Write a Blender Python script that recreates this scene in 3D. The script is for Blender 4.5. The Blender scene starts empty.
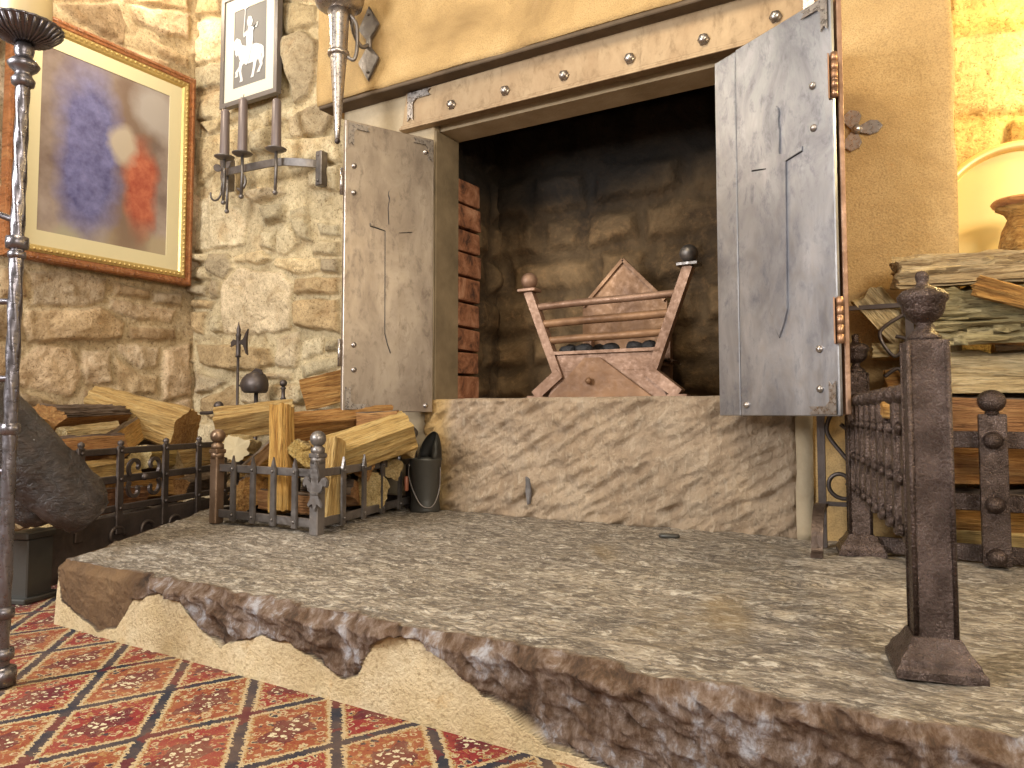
import bpy, bmesh, math, random
import numpy as np
from mathutils import Vector, Matrix, Euler
V = Vector
scene = bpy.context.scene
COL = scene.collection
random.seed(7)

# ------------------------------------------------------------------ noise
_T = np.random.RandomState(3).rand(512, 512)
def vnoise(x, y, s=0):
    x = np.asarray(x, float) + s * 17.31; y = np.asarray(y, float) + s * 9.77
    xi = np.floor(x).astype(int); yi = np.floor(y).astype(int)
    fx = x - xi; fy = y - yi
    fx = fx * fx * (3 - 2 * fx); fy = fy * fy * (3 - 2 * fy)
    a = _T[xi % 512, yi % 512]; b = _T[(xi + 1) % 512, yi % 512]
    c = _T[xi % 512, (yi + 1) % 512]; d = _T[(xi + 1) % 512, (yi + 1) % 512]
    return (a * (1 - fx) + b * fx) * (1 - fy) + (c * (1 - fx) + d * fx) * fy
def fbm(x, y, s=0, o=4):
    r = 0; a = .5
    for i in range(o):
        r = r + a * (vnoise(x, y, s + i * 3) - .5) * 2
        x = np.asarray(x) * 2.03; y = np.asarray(y) * 2.03; a *= .5
    return r
def sstep(a, b, x):
    t = np.clip((x - a) / (b - a), 0, 1)
    return t * t * (3 - 2 * t)
def polysdf(X, Y, P):
    P = np.array(P, float); n = len(P)
    d = np.full(X.shape, 1e9); s = np.ones(X.shape)
    j = n - 1
    for i in range(n):
        ex, ey = P[j] - P[i]; wx = X - P[i][0]; wy = Y - P[i][1]
        t = np.clip((wx * ex + wy * ey) / (ex * ex + ey * ey + 1e-12), 0, 1)
        d = np.minimum(d, (wx - ex * t) ** 2 + (wy - ey * t) ** 2)
        c1 = Y >= P[i][1]; c2 = Y < P[j][1]; c3 = ex * wy > ey * wx
        fl = (c1 & c2 & c3) | (~c1 & ~c2 & ~c3)
        s = np.where(fl, -s, s); j = i
    return s * np.sqrt(d)

# ------------------------------------------------------------------ objects
def off(p):
    o = V((0, 0, 0))
    while p is not None:
        o = o + p.location; p = p.parent
    return o
def link(name, me, mats, parent=None):
    o = bpy.data.objects.new(name, me); COL.objects.link(o)
    if not isinstance(mats, (list, tuple)): mats = [mats]
    for m in mats: me.materials.append(m)
    if parent is not None: o.parent = parent
    return o
def obj(name, bm, mats, parent=None, base=None):
    """world-space bmesh -> one mesh object; origin at parent's base or at `base`"""
    o_ = off(parent) if parent is not None else V(base) if base is not None else V((0, 0, 0))
    bmesh.ops.recalc_face_normals(bm, faces=bm.faces[:])
    bmesh.ops.translate(bm, verts=bm.verts[:], vec=-o_)
    me = bpy.data.meshes.new(name); bm.to_mesh(me); bm.free()
    o = link(name, me, mats, parent)
    if parent is None: o.location = o_
    return o
def tag(o, label, cat, group=None):
    o['label'] = label; o['category'] = cat
    if group: o['group'] = group
    return o
def thing(name, label, cat, loc, group=None):
    o = bpy.data.objects.new(name, None); COL.objects.link(o)
    o.empty_display_size = .05; o.location = loc
    return tag(o, label, cat, group)
def struct(o):
    o['kind'] = 'structure'; return o

# ------------------------------------------------------------------ shapes
def B(): return bmesh.new()
def frame(o, x, y=None, z=None):
    """matrix whose local x axis runs along x; z is as close to `z` as possible"""
    x = V(x).normalized(); z = V(z or (0, 0, 1))
    if abs(x.dot(z.normalized())) > .98: z = V((0, 1, 0))
    y = z.cross(x).normalized(); z = x.cross(y)
    M = Matrix((x, y, z)).transposed().to_4x4(); M.translation = V(o); return M
def T(x, y, z): return Matrix.Translation((x, y, z))
def RZ(a): return Matrix.Rotation(a, 4, 'Z')
def box(bm, c, s, M=None, bev=0.0, seg=1):
    r = bmesh.ops.create_cube(bm, size=1)
    vs = r['verts']
    for v in vs: v.co = V((v.co.x * s[0] + c[0], v.co.y * s[1] + c[1], v.co.z * s[2] + c[2]))
    if bev:
        es = list({e for v in vs for e in v.link_edges})
        r2 = bmesh.ops.bevel(bm, geom=es, offset=bev, segments=seg, affect='EDGES', profile=.6)
        vs = list({v for f in r2['faces'] for v in f.verts} | {v for v in vs if v.is_valid})
    if M is not None: bmesh.ops.transform(bm, matrix=M, verts=vs)
    return vs
def lathe(bm, prof, M=None, n=24, cap=True, wob=None):
    """profile [(r,z)] around local z"""
    rings = []
    M = M or Matrix()
    for r, z in prof:
        ring = []
        for i in range(n):
            a = 2 * math.pi * i / n
            rr = r * (wob(a, z) if wob else 1)
            ring.append(bm.verts.new(M @ V((rr * math.cos(a), rr * math.sin(a), z))))
        rings.append(ring)
    for k in range(len(rings) - 1):
        for i in range(n):
            f = bm.faces.new((rings[k][i], rings[k][(i + 1) % n], rings[k + 1][(i + 1) % n], rings[k + 1][i])); f.smooth = True
    if cap:
        for ring in (rings[0], rings[-1]):
            try: bm.faces.new(ring)
            except Exception: pass
def ball(bm, c, r, n=14, sq=1.0):
    pr = [(max(.0003, r * math.sin(math.pi * k / n)), -r * sq * math.cos(math.pi * k / n)) for k in range(n + 1)]
    lathe(bm, pr, T(*c), n=2 * n)
def tube(bm, pts, r, n=10, sq=None, closed=False):
    """swept tube; r number or list; sq=(a,b) gives a flat rectangular bar of a x b instead"""
    pts = [V(p) for p in pts]; N = len(pts)
    rs = r if isinstance(r, (list, tuple)) else [r] * N
    up = V((0, 0, 1)); rings = []
    prev = None
    for i in range(N):
        if closed: t = (pts[(i + 1) % N] - pts[i - 1]).normalized()
        else: t = (pts[min(i + 1, N - 1)] - pts[max(i - 1, 0)]).normalized()
        if prev is None:
            a = up if abs(t.dot(up)) < .9 else V((0, 1, 0))
            u = (a - t * a.dot(t)).normalized()
        else:
            u = (prev - t * prev.dot(t)).normalized()
        prev = u; w = t.cross(u)
        if sq:
            ring = [bm.verts.new(pts[i] + u * sq[0] * .5 * a_ * rs[i] + w * sq[1] * .5 * b_ * rs[i]) for a_, b_ in ((1, 1), (1, -1), (-1, -1), (-1, 1))]
        else:
            ring = [bm.verts.new(pts[i] + (u * math.cos(2 * math.pi * k / n) + w * math.sin(2 * math.pi * k / n)) * rs[i]) for k in range(n)]
        rings.append(ring)
    m = len(rings[0])
    for i in range(N if closed else N - 1):
        A_, B_ = rings[i], rings[(i + 1) % N]
        for k in range(m):
            f = bm.faces.new((A_[k], A_[(k + 1) % m], B_[(k + 1) % m], B_[k])); f.smooth = not sq
    if not closed:
        for ring in (rings[0], rings[-1]):
            bm.faces.new(ring)
def prism(bm, poly, th, M, bev=0):
    """2-D outline (local x,z) extruded from y=0 to y=-th"""
    a = [bm.verts.new(M @ V((x, 0, z))) for x, z in poly]
    b = [bm.verts.new(M @ V((x, -th, z))) for x, z in poly]
    n = len(poly)
    bm.faces.new(a); f = bm.faces.new(b[::-1])
    for i in range(n): bm.faces.new((a[i], a[(i + 1) % n], b[(i + 1) % n], b[i]))
    if bev: bmesh.ops.bevel(bm, geom=list(f.edges), offset=bev, segments=2, affect='EDGES')
def spiral(c, r0, r1, a0, a1, ux, uz, n=18):
    c = V(c); ux = V(ux); uz = V(uz)
    return [c + (ux * math.cos(a0 + (a1 - a0) * i / n) + uz * math.sin(a0 + (a1 - a0) * i / n)) * (r0 + (r1 - r0) * i / n) for i in range(n + 1)]
def smooth_pts(pts, n=8):
    """Catmull-Rom"""
    P = [V(p) for p in pts]; P = [P[0]] + P + [P[-1]]; out = []
    for i in range(1, len(P) - 2):
        for k in range(n):
            t = k / n
            out.append(.5 * ((2 * P[i]) + (P[i + 1] - P[i - 1]) * t + (2 * P[i - 1] - 5 * P[i] + 4 * P[i + 1] - P[i + 2]) * t * t + (3 * P[i] - P[i - 1] - 3 * P[i + 1] + P[i + 2]) * t ** 3))
    out.append(P[-2]); return out
def grid_mesh(name, X, Y, Z, mats, cols=None, parent=None, flip=False):
    """numpy grids -> smooth mesh with optional per-vertex colour grid (h,w,3)"""
    h, w = X.shape
    co = np.stack([X, Y, Z], -1).reshape(-1, 3)
    idx = np.arange(h * w).reshape(h, w)
    a, b, c, d = idx[:-1, :-1], idx[:-1, 1:], idx[1:, 1:], idx[1:, :-1]
    F = np.stack([a, b, c, d] if not flip else [d, c, b, a], -1).reshape(-1, 4)
    me = bpy.data.meshes.new(name)
    me.from_pydata(co.tolist(), [], F.tolist())
    me.polygons.foreach_set('use_smooth', [True] * len(me.polygons))
    if cols is not None:
        at = me.color_attributes.new('Col', 'FLOAT_COLOR', 'POINT')
        at.data.foreach_set('color', np.concatenate([cols.reshape(-1, 3), np.ones((h * w, 1))], 1).ravel())
    return link(name, me, mats, parent)

# ------------------------------------------------------------------ materials
class NT:
    def __init__(s, name):
        s.m = bpy.data.materials.new(name); s.m.use_nodes = True
        s.t = s.m.node_tree; s.b = s.t.nodes['Principled BSDF']; s.o = s.t.nodes['Material Output']
    def n(s, typ, **kw):
        nd = s.t.nodes.new(typ)
        for k, v in kw.items(): setattr(nd, k, v)
        return nd
    def l(s, a, b): s.t.links.new(a, b)
    def set(s, node, sock, val):
        if hasattr(val, 'is_linked') or isinstance(val, bpy.types.NodeSocket): s.l(val, node.inputs[sock])
        else: node.inputs[sock].default_value = val
    def math(s, op, a, b=0.0, c=None, clamp=False):
        nd = s.n('ShaderNodeMath', operation=op, use_clamp=clamp); s.set(nd, 0, a); s.set(nd, 1, b)
        if c is not None: s.set(nd, 2, c)
        return nd.outputs[0]
    def coords(s, scale=(1, 1, 1), kind='Object', rot=(0, 0, 0), loc=(0, 0, 0)):
        tc = s.n('ShaderNodeTexCoord'); mp = s.n('ShaderNodeMapping')
        mp.inputs['Scale'].default_value = scale; mp.inputs['Rotation'].default_value = rot; mp.inputs['Location'].default_value = loc
        s.l(tc.outputs[kind], mp.inputs[0]); return mp.outputs[0]
    def noise(s, vec, scale=5, detail=5, rough=.6, dist=0, out=0):
        nd = s.n('ShaderNodeTexNoise'); s.l(vec, nd.inputs['Vector'])
        nd.inputs['Scale'].default_value = scale; nd.inputs['Detail'].default_value = detail
        nd.inputs['Roughness'].default_value = rough; nd.inputs['Distortion'].default_value = dist
        return nd.outputs[out]
    def voro(s, vec, scale=5, feature='F1', out=0, rnd=1.0):
        nd = s.n('ShaderNodeTexVoronoi', feature=feature); s.l(vec, nd.inputs['Vector'])
        nd.inputs['Scale'].default_value = scale; nd.inputs['Randomness'].default_value = rnd
        return nd.outputs[out]
    def ramp(s, fac, stops, interp='LINEAR'):
        nd = s.n('ShaderNodeValToRGB'); nd.color_ramp.interpolation = interp
        e = nd.color_ramp.elements
        while len(e) < len(stops): e.new(.5)
        for el, (p, c) in zip(e, stops): el.position = p; el.color = (*c, 1) if len(c) == 3 else c
        s.set(nd, 0, fac); return nd.outputs[0]
    def mix(s, fac, a, b, mode='MIX'):
        nd = s.n('ShaderNodeMix', data_type='RGBA', blend_type=mode)
        s.set(nd, 0, fac)
        for i, v in ((6, a), (7, b)):
            if isinstance(v, (tuple, list)): nd.inputs[i].default_value = (*v[:3], 1)
            else: s.l(v, nd.inputs[i])
        return nd.outputs[2]
    def bump(s, h, strength=.4, dist=.01, normal=None):
        nd = s.n('ShaderNodeBump'); nd.inputs['Strength'].default_value = strength; nd.inputs['Distance'].default_value = dist
        s.l(h, nd.inputs['Height'])
        if normal is not None: s.l(normal, nd.inputs['Normal'])
        return nd.outputs[0]
    def done(s, color=None, rough=None, metal=None, normal=None, spec=None, **kw):
        for k, v in (('Base Color', color), ('Roughness', rough), ('Metallic', metal), ('Normal', normal), ('Specular IOR Level', spec)):
            if v is None: continue
            if isinstance(v, (tuple, list)): s.b.inputs[k].default_value = (*v[:3], 1)
            elif isinstance(v, (int, float)): s.b.inputs[k].default_value = v
            else: s.l(v, s.b.inputs[k])
        for k, v in kw.items(): s.b.inputs[k].default_value = v
        return s.m
def srgb(r, g, b):
    f = lambda c: (c / 255 / 12.92) if c / 255 <= .04045 else ((c / 255 + .055) / 1.055) ** 2.4
    return (f(r), f(g), f(b))

def m_iron(name, c, rough=.45, metal=.7, bs=60, bstr=.35, c2=None):
    t = NT(name); v = t.coords()
    n1 = t.noise(v, bs, 4, .6); n2 = t.noise(v, bs * .12, 4, .6)
    col = t.mix(t.ramp(n2, [(.38, (0, 0, 0)), (.68, (1, 1, 1))]), c, c2 or tuple(x * 1.7 for x in c))
    r = t.ramp(n1, [(.3, (rough - .12,) * 3), (.7, (rough + .18,) * 3)])
    return t.done(col, r, metal, t.bump(n1, bstr, .004))
IRON = m_iron('black_iron', (.07, .055, .048))
IRONW = m_iron('worn_brown_iron', (.085, .058, .044), .4, .7, 55, .6)
IRONH = m_iron('hammered_brown_iron', (.05, .033, .026), .27, .8, 210, 1.0, (.11, .078, .066))
STEEL = m_iron('polished_grey_steel', (.33, .29, .26), .3, .9, 90, .15, (.44, .39, .35))
POLE = m_iron('pole_iron', (.13, .115, .12), .3, .85, 70, .3, (.22, .2, .21))
PEWTER = m_iron('pewter_grey', (.12, .105, .095), .4, .75, 60, .4, (.25, .22, .20))
RUST = m_iron('heat_browned_iron', (.17, .09, .05), .5, .45, 45, .6, (.36, .22, .145))
RUSTO = m_iron('rusty_orange_plate', (.15, .075, .036), .55, .35, 30, .6, (.36, .20, .10))
COPPER = m_iron('copper_hinge', (.30, .17, .10), .4, .8, 50, .3)
def m_plate(name, ca, cb, cc, rough=.34):
    t = NT(name); v = t.coords((1, 1, .55))
    n1 = t.noise(v, 5, 6, .65, .6); n2 = t.noise(v, 26, 5, .7, .4); n3 = t.noise(t.coords((8, 8, .5)), 9, 4, .6)
    col = t.mix(t.ramp(n1, [(.35, (0, 0, 0)), (.65, (1, 1, 1))]), ca, cb)
    col = t.mix(t.ramp(n2, [(.52, (0, 0, 0)), (.75, (.7, .7, .7))]), col, cc)
    r = t.math('ADD', t.math('MULTIPLY', n2, .3), rough - .12)
    return t.done(col, r, .88, t.bump(t.math('ADD', n2, t.math('MULTIPLY', n3, .5)), .12, .004))
PLATE_L = m_plate('brown_steel_sheet', (.27, .22, .18), (.46, .39, .32), (.13, .10, .08), .4)
PLATE_R = m_plate('blued_steel_sheet', (.25, .25, .275), (.50, .50, .525), (.13, .13, .15), .36)
PLATE_T = m_plate('lintel_steel_sheet', (.30, .205, .12), (.37, .27, .165), (.21, .14, .08), .6)

def m_stone():
    t = NT('rubble_stone'); v = t.coords()
    at = t.n('ShaderNodeVertexColor', layer_name='Col').outputs[0]
    n1 = t.noise(v, 9, 8, .68, .5); n2 = t.noise(v, 48, 6, .7); n3 = t.noise(v, 3.2, 5, .6, .8)
    vr = t.noise(v, 130, 4, .75)
    dk = t.ramp(n1, [(.28, (.66, .56, .44)), (.46, (.95, .92, .87)), (.62, (1.15, 1.13, 1.10)), (.75, (1.35, 1.35, 1.32))])
    col = t.mix(1.0, at, dk, 'MULTIPLY')
    st = t.ramp(n3, [(.56, (0, 0, 0)), (.72, (.45, .45, .45))])
    col = t.mix(st, col, (.42, .23, .09))
    n5 = t.noise(v, 130, 4, .7); pit = t.ramp(t.math('MULTIPLY', t.math('ADD', n2, n5), .5), [(.36, (.30, .23, .16)), (.46, (.92, .9, .88)), (.6, (1.15, 1.15, 1.15))])
    col = t.mix(1.0, col, pit, 'MULTIPLY')
    h = t.math('ADD', t.math('MULTIPLY', n1, 1.6), t.math('ADD', t.math('MULTIPLY', n2, 1.2), t.math('MULTIPLY', vr, .5)))
    return t.done(col, .9, 0, t.bump(h, .8, .018), .25)
STONE = m_stone()
def m_plaster():
    t = NT('ochre_plaster'); v = t.coords()
    n1 = t.noise(v, 2.2, 6, .62, .5); n2 = t.noise(v, 120, 3, .6); n3 = t.noise(v, 22, 5, .65)
    col = t.ramp(n1, [(.3, (.27, .17, .07)), (.52, (.45, .295, .125)), (.75, (.57, .40, .19))])
    col = t.mix(t.ramp(n3, [(.56, (0, 0, 0)), (.76, (.45, .45, .45))]), col, (.36, .23, .11))
    n6 = t.noise(v, 190, 3, .7); col = t.mix(t.ramp(n6, [(.38, (.6, .6, .6)), (.52, (0, 0, 0))]), col, (.27, .17, .075))
    return t.done(col, .85, 0, t.bump(t.math('ADD', n2, n3), .6, .006), .2)
PLASTER = m_plaster()
def m_plain0(name, c):
    t = NT(name); v = t.coords(); n = t.noise(v, 4, 6, .65); n2 = t.noise(v, 60, 4, .6)
    return t.done(t.ramp(n, [(.3, tuple(x * .6 for x in c)), (.7, tuple(x * 1.25 for x in c))]), .85, 0, t.bump(t.math('ADD', n, n2), .4, .006), .2)
def m_pale():
    t = NT('grey_plaster'); v = t.coords()
    n1 = t.noise(v, 5, 6, .65); n2 = t.noise(v, 70, 4, .6)
    col = t.ramp(n1, [(.3, (.30, .23, .14)), (.7, (.46, .37, .25))])
    return t.done(col, .85, 0, t.bump(t.math('ADD', n1, n2), .4, .006), .2)
PALE = m_pale()
JAMB = m_plain0('shaded_plaster_jamb', (.20, .15, .09))  # shade on the jamb put into a darker plaster colour
def m_hearthstone():
    t = NT('tooled_sandstone'); v = t.coords()
    at = t.n('ShaderNodeVertexColor', layer_name='Col').outputs[0]
    vt = t.coords((1.4, 1, .55), rot=(0, .75, 0)); n4 = t.noise(vt, 30, 6, .68, .7)
    n1 = t.noise(v, 4, 7, .66, .4); n2 = t.noise(v, 70, 6, .75)
    col = t.ramp(n1, [(.28, (.34, .23, .14)), (.5, (.50, .365, .245)), (.72, (.62, .48, .34))])
    col = t.mix(t.ramp(n4, [(.5, (0, 0, 0)), (.66, (.6, .6, .6))]), col, (.72, .58, .42))
    col = t.mix(at, col, (.56, .36, .15))
    col = t.mix(t.ramp(n2, [(.3, (.7, .7, .7)), (.42, (0, 0, 0))]), col, (.26, .17, .10))
    return t.done(col, .88, 0, t.bump(t.math('ADD', n2, t.math('MULTIPLY', n4, 1.6)), 1.0, .018), .25)
HSTONE = m_hearthstone()
def m_slab():
    t = NT('hearth_slab_stone'); v = t.coords()
    sp = t.n('ShaderNodeSeparateColor'); at = t.n('ShaderNodeVertexColor', layer_name='Col'); t.l(at.outputs[0], sp.inputs[0])
    cream, top, patch = sp.outputs[0], sp.outputs[1], sp.outputs[2]
    vs = t.coords((1, 2.2, 1), rot=(0, 0, .12))
    n1 = t.noise(vs, 3.2, 8, .7, .9); n2 = t.noise(vs, 26, 7, .72, .5); n3 = t.noise(v, 110, 4, .7); n4 = t.noise(vs, 10, 6, .7, 1.2)
    tc = t.ramp(n1, [(.30, (.16, .12, .085)), (.45, (.33, .265, .19)), (.58, (.46, .375, .28)), (.74, (.56, .44, .29))])
    tc = t.mix(t.ramp(n2, [(.46, (0, 0, 0)), (.66, (.8, .8, .8))]), tc, (.13, .098, .07))
    tc = t.mix(t.ramp(n4, [(.50, (0, 0, 0)), (.60, (.6, .6, .6))]), tc, (.62, .52, .40))
    vs2 = t.coords((1, 2.0, 1), rot=(0, 0, -.1)); fl = t.noise(vs2, 34, 5, .65, 1.0); cr = t.math('ABSOLUTE', t.math('SUBTRACT', t.noise(vs2, 6, 7, .7, 1.0), .5))
    tc = t.mix(t.ramp(fl, [(.535, (0, 0, 0)), (.60, (.85, .85, .85))]), tc, (.74, .66, .54))
    tc = t.mix(t.ramp(fl, [(.40, (.7, .7, .7)), (.46, (0, 0, 0))]), tc, (.13, .10, .075))
    tc = t.mix(t.ramp(cr, [(.0, (.8, .8, .8)), (.035, (0, 0, 0))]), tc, (.09, .068, .05))
    tc = t.mix(t.ramp(t.noise(v, 1.7, 5, .6, .6), [(.60, (0, 0, 0)), (.72, (.5, .5, .5))]), tc, (.36, .24, .10))
    vf = t.coords((1.7, 1, .9), rot=(0, .35, 0))
    f1 = t.math('ADD', t.math('MULTIPLY', t.noise(vf, 15, 8, .72, .3), .6), t.math('MULTIPLY', t.noise(v, 5, 5, .65, .4), .4))
    fc = t.ramp(f1, [(.38, (.04, .02, .009)), (.47, (.15, .08, .04)), (.54, (.29, .20, .145)), (.62, (.56, .53, .54))])  # palest stop paints bluish daylight highlights into the broken rock
    p1 = t.noise(v, 6, 5, .6)
    cc = t.ramp(p1, [(.3, (.46, .33, .16)), (.55, (.60, .46, .265)), (.75, (.68, .56, .36))])
    cc = t.mix(t.ramp(t.noise(v, 85, 4, .7), [(.36, (.7, .7, .7)), (.47, (0, 0, 0))]), cc, (.36, .25, .12))
    cc = t.mix(t.ramp(t.noise(v, 11, 5, .7), [(.62, (0, 0, 0)), (.74, (.5, .5, .5))]), cc, (.50, .29, .10))
    pc = t.ramp(t.noise(v, 5, 6, .7, .6), [(.35, (.135, .068, .026)), (.62, (.25, .14, .06)), (.8, (.36, .23, .11))])
    col = t.mix(cream, fc, cc); col = t.mix(patch, col, pc); col = t.mix(top, col, tc)
    tc = t.mix(1.0, tc, t.ramp(t.noise(vs, 1.5, 5, .6, .8), [(.3, (.66, .64, .62)), (.5, (1, 1, 1)), (.7, (1.25, 1.22, 1.18))]), 'MULTIPLY')
    hh = t.math('ADD', t.math('ADD', t.math('MULTIPLY', n4, 1.0), t.math('MULTIPLY', fl, .9)), t.math('ADD', n2, t.math('MULTIPLY', n3, .4)))
    hf = t.math('MULTIPLY', f1, 4.5); hc = t.math('MULTIPLY', n3, .5)
    h = t.mix(top, t.mix(cream, hf, hc), hh)
    r = t.mix(top, (.85, .85, .85), t.ramp(n2, [(.3, (.42,) * 3), (.7, (.7,) * 3)]))
    return t.done(col, r, 0, t.bump(h, 1.0, .022), .45)
SLAB = m_slab()
def m_soot(name, dark=False):
    t = NT(name); v = t.coords()
    n1 = t.noise(v, 3, 7, .66, .8); n2 = t.noise(v, 26, 6, .7)
    at = t.n('ShaderNodeVertexColor', layer_name='Col').outputs[0]
    col = t.ramp(n1, [(.3, (.045, .027, .013)), (.5, (.13, .082, .038)), (.72, (.25, .165, .083))])
    col = t.mix(t.ramp(n2, [(.5, (0, 0, 0)), (.72, (.45, .45, .45))]), col, (.34, .20, .09))
    col = t.mix(1., col, at, 'MULTIPLY')
    return t.done(col, .8, 0, t.bump(t.math('ADD', t.math('MULTIPLY', n1, 2), n2), .8, .014), .3)
SOOT = m_soot('sooted_stone')
def m_brick():
    t = NT('firebrick'); v = t.coords()
    n1 = t.noise(v, 9, 6, .7, .5)
    col = t.ramp(n1, [(.36, (.06, .03, .02)), (.5, (.24, .10, .05)), (.68, (.42, .22, .13))])
    return t.done(col, .85, 0, t.bump(t.noise(v, 40, 5, .7), .6, .008), .2)
BRICK = m_brick()
SOOTP = m_iron('sooty_paint', (.02, .017, .014), .9, 0, 20, .3)

def m_carpet():
    t = NT('patterned_carpet')
    tc = t.n('ShaderNodeTexCoord'); P0 = tc.outputs['Object']
    wob = t.n('ShaderNodeTexNoise'); t.l(P0, wob.inputs['Vector']); wob.inputs['Scale'].default_value = 90
    va = t.n('ShaderNodeVectorMath', operation='MULTIPLY_ADD'); t.l(wob.outputs['Color'], va.inputs[0]); va.inputs[1].default_value = (.020,) * 3; t.l(P0, va.inputs[2])
    P = va.outputs[0]
    def dot(vx):
        d = t.n('ShaderNodeVectorMath', operation='DOT_PRODUCT'); t.l(P, d.inputs[0]); d.inputs[1].default_value = vx; return d.outputs['Value']
    u = t.math('DIVIDE', t.math('ADD', dot((.714, .70, 0)), .522), .186)
    w = t.math('DIVIDE', t.math('ADD', dot((.902, -.431, 0)), 1.87), .24)
    fu = t.math('FRACT', u); fw = t.math('FRACT', w)
    cu = t.math('SUBTRACT', fu, .5); cw = t.math('SUBTRACT', fw, .5)
    du = t.math('MULTIPLY', t.math('SUBTRACT', .5, t.math('ABSOLUTE', cu)), .186)   # metres from a line
    dw = t.math('MULTIPLY', t.math('SUBTRACT', .5, t.math('ABSOLUTE', cw)), .24)
    dl = t.math('MINIMUM', du, dw)
    parity = t.math('FRACT', t.math('MULTIPLY', t.math('ADD', t.math('FLOOR', u), t.math('FLOOR', w)), .5))
    par = t.math('GREATER_THAN', parity, .25)
    red, orange, cream, dark, gold, maroon = (.23, .032, .03), (.25, .065, .032), (.46, .35, .20), (.035, .035, .045), (.34, .20, .075), (.10, .022, .028)
    field = t.mix(par, red, orange)
    # sprigs: small curls of cream / dark / gold over the field
    vq = t.voro(P, 56, 'F1', 0); vc = t.voro(P, 56, 'F1', 1); sv = t.n('ShaderNodeSeparateColor'); t.l(vc, sv.inputs[0])
    nz = t.noise(P, 55, 3, .6, 1.5)
    ring = t.math('MULTIPLY', t.math('GREATER_THAN', vq, .26), t.math('LESS_THAN', vq, .46))
    field = t.mix(t.math('MULTIPLY', ring, t.math('GREATER_THAN', sv.outputs[0], .35)), field, cream)
    field = t.mix(t.math('MULTIPLY', t.math('LESS_THAN', vq, .3), t.math('GREATER_THAN', sv.outputs[1], .62)), field, dark)
    field = t.mix(t.math('MULTIPLY', t.math('GREATER_THAN', nz, .59), .85), field, gold)
    field = t.mix(t.math('MULTIPLY', t.math('LESS_THAN', nz, .37), .8), field, maroon)
    # rosette at each lozenge's centre
    r2 = t.math('SQRT', t.math('ADD', t.math('POWER', t.math('MULTIPLY', t.math('ADD', cu, t.math('MULTIPLY', cw, .3)), .186), 2), t.math('POWER', t.math('MULTIPLY', cw, .22), 2)))
    ang = t.math('ARCTAN2', cu, cw)
    vp = t.voro(P, 66, 'F1', 0, .55); pet = t.math('ADD', t.math('MULTIPLY', t.math('COSINE', t.math('MULTIPLY', ang, 5)), .010), .040)
    core = t.math('MULTIPLY', t.math('LESS_THAN', r2, pet), t.math('LESS_THAN', vp, .40))
    halo = t.math('LESS_THAN', r2, t.math('ADD', pet, .008))
    field = t.mix(t.math('MULTIPLY', halo, .85), field, maroon)
    field = t.mix(core, field, (.62, .55, .36))
    field = t.mix(t.math('MULTIPLY', core, t.math('LESS_THAN', vp, .13)), field, (.30, .16, .08))
    tooth = t.math('MULTIPLY', t.math('SINE', t.math('MULTIPLY', t.math('ADD', dot((40, 40, 0)), dot((-15, 60, 0))), 9)), .002)
    d2 = t.math('ADD', dl, tooth)
    col = t.mix(t.math('LESS_THAN', d2, .021), field, gold)
    col = t.mix(t.math('LESS_THAN', d2, .018), col, cream)
    col = t.mix(t.math('LESS_THAN', d2, .0105), col, t.mix(t.math('GREATER_THAN', t.noise(P, 9, 2), .56), dark, maroon))
    n = t.noise(P0, 260, 3, .7); n2 = t.noise(P0, 7, 4, .6)
    col = t.mix(t.math('MULTIPLY', n, .6), col, t.mix(.5, col, (0, 0, 0)))
    col = t.mix(t.ramp(n2, [(.4, (0, 0, 0)), (.75, (.3, .3, .3))]), col, (.40, .22, .11))
    return t.done(col, .95, 0, t.bump(t.math('ADD', n, t.math('MULTIPLY', t.math('LESS_THAN', d2, .018), .3)), .6, .004), .1)
CARPET = m_carpet()

def m_wood(name, c0, c1, c2, axis=0, gs=1.0, rough=.7):
    t = NT(name); rnd = t.n('ShaderNodeObjectInfo').outputs['Random']
    sc = [26 * gs] * 3; sc[axis] = 2.2 * gs
    tc = t.n('ShaderNodeTexCoord'); mp = t.n('ShaderNodeMapping'); mp.inputs['Scale'].default_value = sc
    cb = t.n('ShaderNodeCombineXYZ'); t.l(t.math('MULTIPLY', rnd, 37.0), cb.inputs[0]); t.l(t.math('MULTIPLY', rnd, 91.0), cb.inputs[1])
    t.l(tc.outputs['Object'], mp.inputs[0]); t.l(cb.outputs[0], mp.inputs['Location'])
    v = mp.outputs[0]
    n1 = t.noise(v, 1.0, 7, .68, .6); n2 = t.noise(v, 3.2, 6, .72, .3); n3 = t.noise(tc.outputs['Object'], 9, 4, .6)
    col = t.ramp(n1, [(.3, c0), (.5, c1), (.68, c2)])
    col = t.mix(t.ramp(n2, [(.5, (0, 0, 0)), (.68, (.85, .85, .85))]), col, tuple(x * .5 for x in c0))
    col = t.mix(t.ramp(n3, [(.5, (0, 0, 0)), (.8, (.5, .5, .5))]), col, c2)
    hs = t.n('ShaderNodeHueSaturation'); t.l(col, hs.inputs['Color']); t.l(t.math('ADD', t.math('MULTIPLY', rnd, .5), .72), hs.inputs['Value']); t.l(t.math('ADD', t.math('MULTIPLY', rnd, .02), .49), hs.inputs['Hue'])
    return t.done(hs.outputs[0], rough, 0, t.bump(t.math('ADD', n1, n2), 1.0, .02), .25)
SPLIT = m_wood('split_wood', (.22, .085, .022), (.46, .22, .058), (.62, .36, .12), 0, 1.9)
SPLITP = m_wood('pale_split_wood', (.30, .165, .05), (.54, .33, .11), (.68, .49, .21), 0, 1.9)
SPLITD = m_wood('dark_split_wood', (.20, .085, .035), (.42, .20, .075), (.55, .30, .12), 0, 1.9)
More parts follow.
